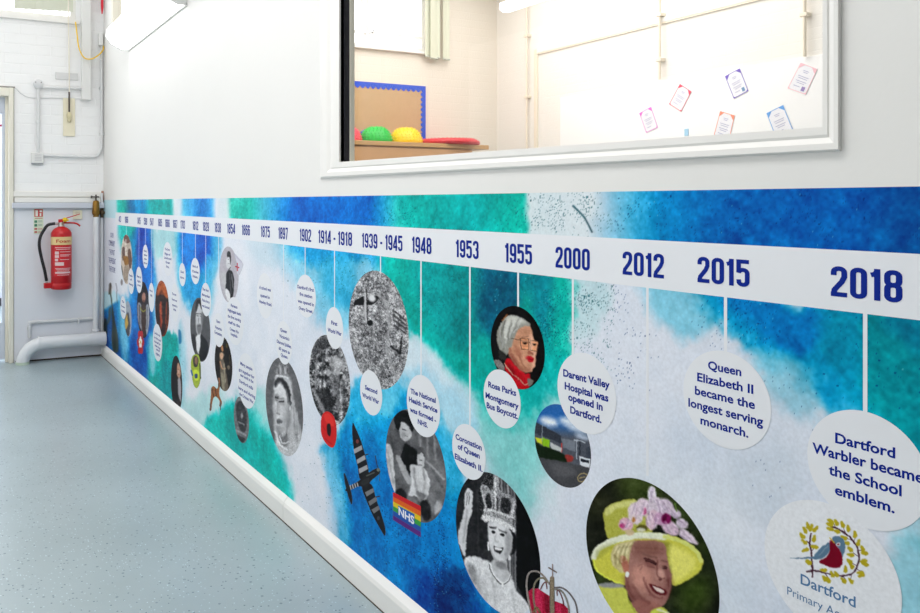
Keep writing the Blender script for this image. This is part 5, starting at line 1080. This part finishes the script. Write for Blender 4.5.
a = E(98.8, 45, .05); c = E(103.2, 33, .05); MB().box((a.x, EY-.055, a.z), (c.x, EY, c.z), .006).build('case', mat('white_plastic', (232,232,230), .4), b_)
MB().tube([E(101.6,58,.03), E(101.6,46,.03)], .010, 10).build('cable_entry', M_con, b_)
a = E(55.5, 79, .006); c = E(78, 73.5, .006); tag(MB().box((a.x, EY-.008, a.z), (c.x, EY, c.z), .002).build('wall_plaque', mat('plaque_grey', (222,222,222), .5)), 'faint grey blank strip fixed to the brick behind the pull cord', 'plaque')

# wall light fitting on the mural wall
s0, s1_ = 4.08, 5.49
zl_ = on_x(160, HY-.786*226).z
lf = thing('wall_light', (WX, (s0+s1_)/2, zl_), 'long glowing white strip light fitting high on the mural wall', 'light')
pr = [(WX, zl_), (WX-.045, zl_-.004), (WX-.120, zl_+.030), (WX-.155, zl_+.075), (WX-.150, zl_+.125), (WX-.05, zl_+.145), (WX, zl_+.145)]
n = len(pr); 
def sweep(prf, y0, y1, cap=True):
    n = len(prf); b = MB(); b.add([(x, y0, z) for x, z in prf]+[(x, y1, z) for x, z in prf], [(i, (i+1) % n, (i+1) % n+n, i+n) for i in range(n)]+([tuple(range(n)), tuple(range(n, 2*n))] if cap else [])); return b
sweep([(WX-.004, zl_+.003)]+pr[1:6]+[(WX-.004, zl_+.14)], s0+.012, s1_-.012).build('diffuser', mat('glowing_diffuser', (255,255,252), .5, emit=3.2), lf)
for y0, y1 in ((s0, s0+.014), (s1_-.014, s1_)):
    sweep([(x-.003*(i not in (0, 6)), z+(-.004 if i < 3 else .003)) for i, (x, z) in enumerate(pr)], y0, y1).build('end_cap', mat('grey_end_cap', (205,206,205), .5), lf)
MB().box((WX-.012, s0, zl_-.010), (WX, s1_, zl_+.003), .002).build('mounting_rail', mat('white_plastic', (232,232,230), .4), lf)

# ================================================================== CLASSROOM BEHIND THE GLASS
def RW(px, py, d=0.0): return on_x(px, py, RX-d)
def BW(px, py, d=0.0): return on_y(px, py, EY-d)
# cupboard
dC = .55; fy = EY-dC
cl = thing('cupboard', (BW(440,144,dC).x-.6, fy+dC/2, 0), 'tall light wood cupboard under the pinboard in the classroom', 'cupboard')
ztp = BW(420, 142.6, dC).z; xr_ = BW(489, 147, dC).x; xl_ = WX+.10; zbt = ztp-.038
M_wd = mat('light_oak_veneer', (206,158,112), .45, noise=.12, nscale=14); M_wt = mat('oak_edging', (200,156,104), .4, noise=.1, nscale=10)
MB().box((xl_, fy, zbt), (xr_, EY-.02, ztp), .004).build('cupboard_top', M_wt, cl)
xb_ = BW(478, 150, dC).x-.05
MB().box((xl_+.01, fy+.03, .08), (xb_, EY-.02, zbt)).build('body', M_wd, cl)
MB().box((xl_+.03, fy+.05, .0), (xb_-.02, EY-.03, .08)).build('plinth', mat('dark_plinth_board', (70,56,48), .6), cl)
xm = (xl_+xb_)/2
for i, (xa, xc) in enumerate(((xl_+.015, xm-.003), (xm+.003, xb_-.005))):
    dd = MB().box((xa, fy+.012, .10), (xc, fy+.030, zbt-.012), .003).build('door', M_wd, cl)
    hx_ = xc-.05 if i == 0 else xa+.05
    MB().tube([(hx_, fy+.012, 1.0), (hx_, fy-.014, 1.01), (hx_, fy-.014, 1.11), (hx_, fy+.012, 1.12)], .005, 8).build('door_handle', M_mt, dd)
def studded_dome(px0, px1, pt_, dd, col, cname, lab_):
    a = BW(px0, 142, dd); c = BW(px1, 142, dd); cx_ = (a.x+c.x)/2; r_ = (c.x-a.x)/2; top = BW((px0+px1)/2, pt_, dd).z-ztp
    t = thing('balance_dome', (cx_, EY-dd, ztp), lab_, 'toy dome', 'balance domes on the cupboard'); m = mat(cname, col, .35)
    pf = [(0, 0)]+[(r_*math.cos(q)**.75, top*math.sin(q)) for q in [i*math.pi/2/14*.999 for i in range(15)]]
    MB().lathe((cx_, EY-dd, ztp), pf, 36).build('shell', m, t)
    b = MB()
    for i in range(1, 8):
        q = i*math.pi/2/8.5; rr_ = r_*math.cos(q)**.75; k_ = max(6, int(30*math.cos(q)))
        for k in range(k_):
            an = 2*math.pi*(k+.5*(i % 2))/k_; P = Vector((cx_+rr_*math.cos(an), EY-dd+rr_*math.sin(an), ztp+top*math.sin(q))); nr = Vector((math.cos(an)*math.cos(q), math.sin(an)*math.cos(q), math.sin(q)))
            b.tube([P-nr*.002, P+nr*.008], [.007, .0025], 6)
    b.build('studs', mat(cname+'_studs', tuple(min(255, int(v*.85+38)) for v in col), .35), t)
studded_dome(335.5, 360.3, 127, .36, (236,84,100), 'pink_rubber', 'pink studded balance dome, leftmost on the cupboard')
studded_dome(361.5, 390, 126.6, .36, (20,186,60), 'green_rubber', 'green studded balance dome between the pink and yellow ones')
studded_dome(391.5, 420, 127.6, .36, (250,206,0), 'yellow_rubber', 'yellow studded balance dome beside the red cushion')
studded_dome(358, 375, 130.3, .125, (60,80,200), 'blue_rubber', 'blue studded balance dome mostly hidden behind the green one')
def wobble_cushion():
    dd = .325; a = BW(420.5, 142, dd); c = BW(474, 145, dd); cx_ = (a.x+c.x)/2; r_ = (c.x-a.x)/2
    t = thing('wobble_cushion', (cx_, EY-dd, ztp), 'flat red knobbly wobble cushion at the right end of the cupboard', 'cushion'); m = mat('red_rubber', (206,38,48), .4)
    MB().lathe((cx_, EY-dd, ztp), [(0,0),(r_*.93,0),(r_*.99,.015),(r_*.97,.035),(r_*.88,.052),(r_*.5,.058),(0,.06)], 40).build('shell', m, t)
    b = MB()
    for i in range(3):
        for k in range(40):
            an = 2*math.pi*(k+.5*(i % 2))/40; rr_ = r_*(.95-.08*i); z_ = ztp+(.024, .042, .053)[i]
            b.tube([(cx_+rr_*math.cos(an), EY-dd+rr_*math.sin(an), z_-.004), (cx_+(rr_+.007)*math.cos(an), EY-dd+(rr_+.007)*math.sin(an), z_+.009)], [.011, .003], 6)
    b.build('studs', mat('red_rubber_studs', (218,66,74), .4), t)
wobble_cushion()
# pinboard with scalloped border
pa = BW(425.6, 86.3, .02); pl = BW(300, 80, .02); pz = ztp+.004
pb = thing('pinboard', ((pa.x+pl.x)/2, EY, pz), 'brown hessian pinboard with a scalloped royal blue border', 'pinboard')
MB().box((pl.x, EY-.018, pz), (pa.x, EY-.0015, pa.z)).build('board', mat('hessian', (205,172,132), .85, noise=.15, nscale=60, bump=.2, bscale=200), pb)
b = MB(); x_ = EY-.021
def scallop(x0, z0, x1, z1, nx, nz, wd, n):
    x_ = globals()['x_']
    # strip whose inner edge waves towards (nx, nz)
    vs = []; fs = []; N = n*8
    for i in range(N+1):
        t = i/N; a = abs(math.sin(math.pi*n*t)); vs += [(x0+(x1-x0)*t, x_, z0+(z1-z0)*t), (x0+(x1-x0)*t+nx*(wd+.024*a), x_, z0+(z1-z0)*t+nz*(wd+.024*a))]
    b.add(vs, [(2*i, 2*i+2, 2*i+3, 2*i+1) for i in range(N)])
scallop(pl.x, pa.z, pa.x, pa.z, 0, -1, .038, 24); x_ -= .0006; scallop(pa.x, pz, pa.x, pa.z-.01, -1, 0, .034, 12); scallop(pl.x, pz, pl.x, pa.z, 1, 0, .028, 12)
b.build('scalloped_border', mat('royal_blue_card', (44,86,214), .5, noise=.1, nscale=6), pb)
# vertical blind louvres drawn aside
vbd = thing('vertical_blind', tuple(BW(437, 60, .05)), 'pale green vertical blind louvres drawn to the right of the classroom window', 'blind')
for px0, px1, yb, a_ in ((425.3,431,57.5,.01),(430.5,437.5,59,.035),(436.5,440,59,.0),(443,446,60,.03),(445.5,449.5,60.5,.0)):
    A = BW(px0, yb, .05+a_); B = BW(px1, yb+.6, .05)
    vs = [(A.x, A.y, A.z), (B.x, B.y, A.z-.0), (B.x, B.y, 3.35), (A.x, A.y, 3.35)]
    b = MB(); b.add(vs+[(v[0]+.001, v[1]+.003, v[2]) for v in vs], [(0,1,2,3),(7,6,5,4),(0,4,5,1),(1,5,6,2),(2,6,7,3),(3,7,4,0)])
    lv = b.build('louvre', mat('pale_green_louvre', (226,228,208), .7), vbd)
    MB().tube([(A.x, A.y-.003, A.z+.012), (B.x, B.y-.003, A.z+.012)], .008, 8).build('bottom_weight', mat('weight_grey', (196,200,188), .6), lv)
MB().box((WX+.3, EY-.08, 3.35), (cw_r+.35, EY-.02, 3.385), .003).build('head_rail', M_gloss, vbd)
# painted conduits and trunking of the side wall
M_cc = mat('cream_conduit', (243,232,212), .45)
def rtube(pts, r, lab_, d=.02):
    t = thing('classroom_conduit', tuple(RW(*pts[-1], d)), lab_, 'conduit')
    MB().tube([RW(a, c, d) for a, c in pts], r, 10).build('tube', M_cc, t); return t
def rv(px, y1, r, lab_, clips=()):
    P = RW(px, y1, .02); t = thing('classroom_conduit', (RX, P.y, max(P.z, .0)), lab_, 'conduit')
    MB().tube([(RX-.036, P.y, P.z), (RX-.036, P.y, CEIL)], r, 10).build('tube', M_cc, t)
    for cy in clips:
        Q = RW(px, cy, .02); MB().box((RX-.052, P.y-.025, Q.z-.012), (RX-.001, P.y+.025, Q.z+.012), .003).build('saddle_clip', M_cc, t)
rv(528, 260, .009, 'cream vertical conduit nearest the corner of the classroom', (36, 97))
rv(661, 79.5, .010, 'cream vertical conduit in the middle above the certificates', (15, 60))
rv(806, 57, .012, 'cream vertical conduit at the right above the pink certificate', (15,))
P0 = RW(536, 51, .03); P1 = RW(850, HY-.252*916, .03)
tk = thing('classroom_trunking', (RX, P0.y, .3), 'cream trunking rising beside the corner and running along the side wall', 'trunking')
MB().box((RX-.018, P1.y, P0.z-.02), (RX-.001, P0.y+.0, P0.z+.02), .003).build('horizontal_run', M_rwhite, tk)
MB().box((RX-.018, P0.y+.001, .3), (RX-.001, P0.y+.045, P0.z+.02), .003).build('vertical_drop', M_cc, tk)
MB().box((RX-.014, P1.y, P0.z-.032), (RX-.001, P0.y, P0.z-.020)).build('lower_lip', M_cc, tk)
# white display board with certificates
zt_ = RW(700, HY-.1675*766, .01).z
db = thing('display_board', (RX, 4.4, .8), 'large white display board along the classroom side wall', 'display board')
MB().box((RX-.012, 2.2, .8), (RX-.0015, RW(560,100,.012).y, zt_), .002).build('board', mat('white_board_paper', (250,250,250), .5), db)
ho = .015
def cert(cr, col, lab_, extra=None):
    P = [RW(630+a/4.6, 60+c/4.6, ho) for a, c in cr]   # TL, TR, BR, BL
    t = thing('certificate', tuple(sum(P, Vector())/4), lab_, 'certificate', 'certificates on the display board')
    def bl(u, v, o=0): 
        q = P[0]*(1-u)*(1-v)+P[1]*u*(1-v)+P[2]*u*v+P[3]*(1-u)*v; return (q.x-o, q.y, q.z)
    b = MB(); b.add([bl(0,0), bl(1,0), bl(1,1), bl(0,1), bl(0,0,-.002), bl(1,0,-.002), bl(1,1,-.002), bl(0,1,-.002)], [(0,1,2,3),(7,6,5,4),(0,4,5,1),(1,5,6,2),(2,6,7,3),(3,7,4,0)])
    b.build('paper', mat('certificate_paper', (242,242,248), .5), t)
    b = MB(); e = .035
    for (u0, v0, u1, v1) in ((0,0,1,e*.7),(0,1-e*.7,1,1),(0,0,e,1),(1-e,0,1,1)): b.add([bl(u0,v0,.001), bl(u1,v0,.001), bl(u1,v1,.001), bl(u0,v1,.001)], [(0,1,2,3)])
    for tri in (((0,0),(.32,0),(0,.22)), ((1,0),(.68,0),(1,.22)), ((0,1),(.14,1),(0,.9)), ((1,1),(.84,1),(1,.9))): b.add([bl(*q, .0012) for q in tri], [(0,1,2)])
    b.build('border', mat('card_'+'_'.join(map(str, col)), col, .5), t)
    b = MB()
    for (v, u0, u1) in ((.20,.34,.66),(.26,.38,.62),(.42,.2,.8),(.49,.25,.75),(.60,.2,.78),(.67,.28,.7),(.80,.2,.55)): b.add([bl(u0,v,.0014), bl(u1,v,.0014), bl(u1,v+.022,.0014), bl(u0,v+.022,.0014)], [(0,1,2,3)])
    b.build('print_line', mat('pale_print', (176,176,206), .6), t)
    if extra:
        b = MB(); b.add([bl(.66,.76,.0016), bl(.84,.76,.0016), bl(.84,.92,.0016), bl(.66,.92,.0016)], [(0,1,2,3)]); b.build('drawing', mat('sticker_'+'_'.join(map(str, extra)), extra, .5), t)
cert([(43,245),(97,215),(128,310),(75,335)], (232,110,214), 'certificate with magenta corners, leftmost on the board')
cert([(230,110),(283,145),(235,238),(180,203)], (238,60,96), 'tilted certificate with red corners')
cert([(437,75),(505,38),(545,142),(478,178)], (112,84,196), 'certificate with purple corners', (110,150,190))
cert([(785,12),(862,42),(808,160),(725,130)], (248,196,206), 'certificate with pale pink border, top right of the board', (150,130,190))
cert([(415,235),(482,255),(455,375),(385,350)], (250,146,112), 'certificate with orange corners just above the sill')
cert([(628,245),(705,207),(752,325),(672,360)], (88,160,232), 'certificate with blue corners just above the sill')
a = RW(684.5, 130.6, .014); c = RW(688.5, 128.6, .014); tag(MB().box((RX-.016, c.y, a.z-.04), (RX-.0125, a.y, c.z), .001).build('blue_note', mat('pale_blue_paper', (168,214,242), .6)), 'scrap of pale blue paper low on the display board', 'paper')
# classroom ceiling strip light
dl = RX-.75; A = on_x(505, 8, dl); B = on_x(600, -20, dl)
cl2 = thing('strip_light', (dl, (A.y+B.y)/2, A.z), 'glowing white strip light hung in the classroom', 'light')
zz_ = on_x(515, 9, dl).z
sweep([(dl-.06, zz_+.02), (dl-.03, zz_), (dl+.03, zz_), (dl+.06, zz_+.02), (dl+.055, zz_+.07), (dl-.055, zz_+.07)], B.y, A.y).build('diffuser', mat('glowing_diffuser_2', (255,252,246), .5, emit=4.0), cl2)
MB().tube([(dl, (A.y*.8+B.y*.2), zz_+.07), (dl, (A.y*.8+B.y*.2), CEIL)], .006, 8).tube([(dl, (A.y*.2+B.y*.8), zz_+.07), (dl, (A.y*.2+B.y*.8), CEIL)], .006, 8).build('hanger', M_con, cl2)
settle()
print('objects', len(bpy.data.objects))
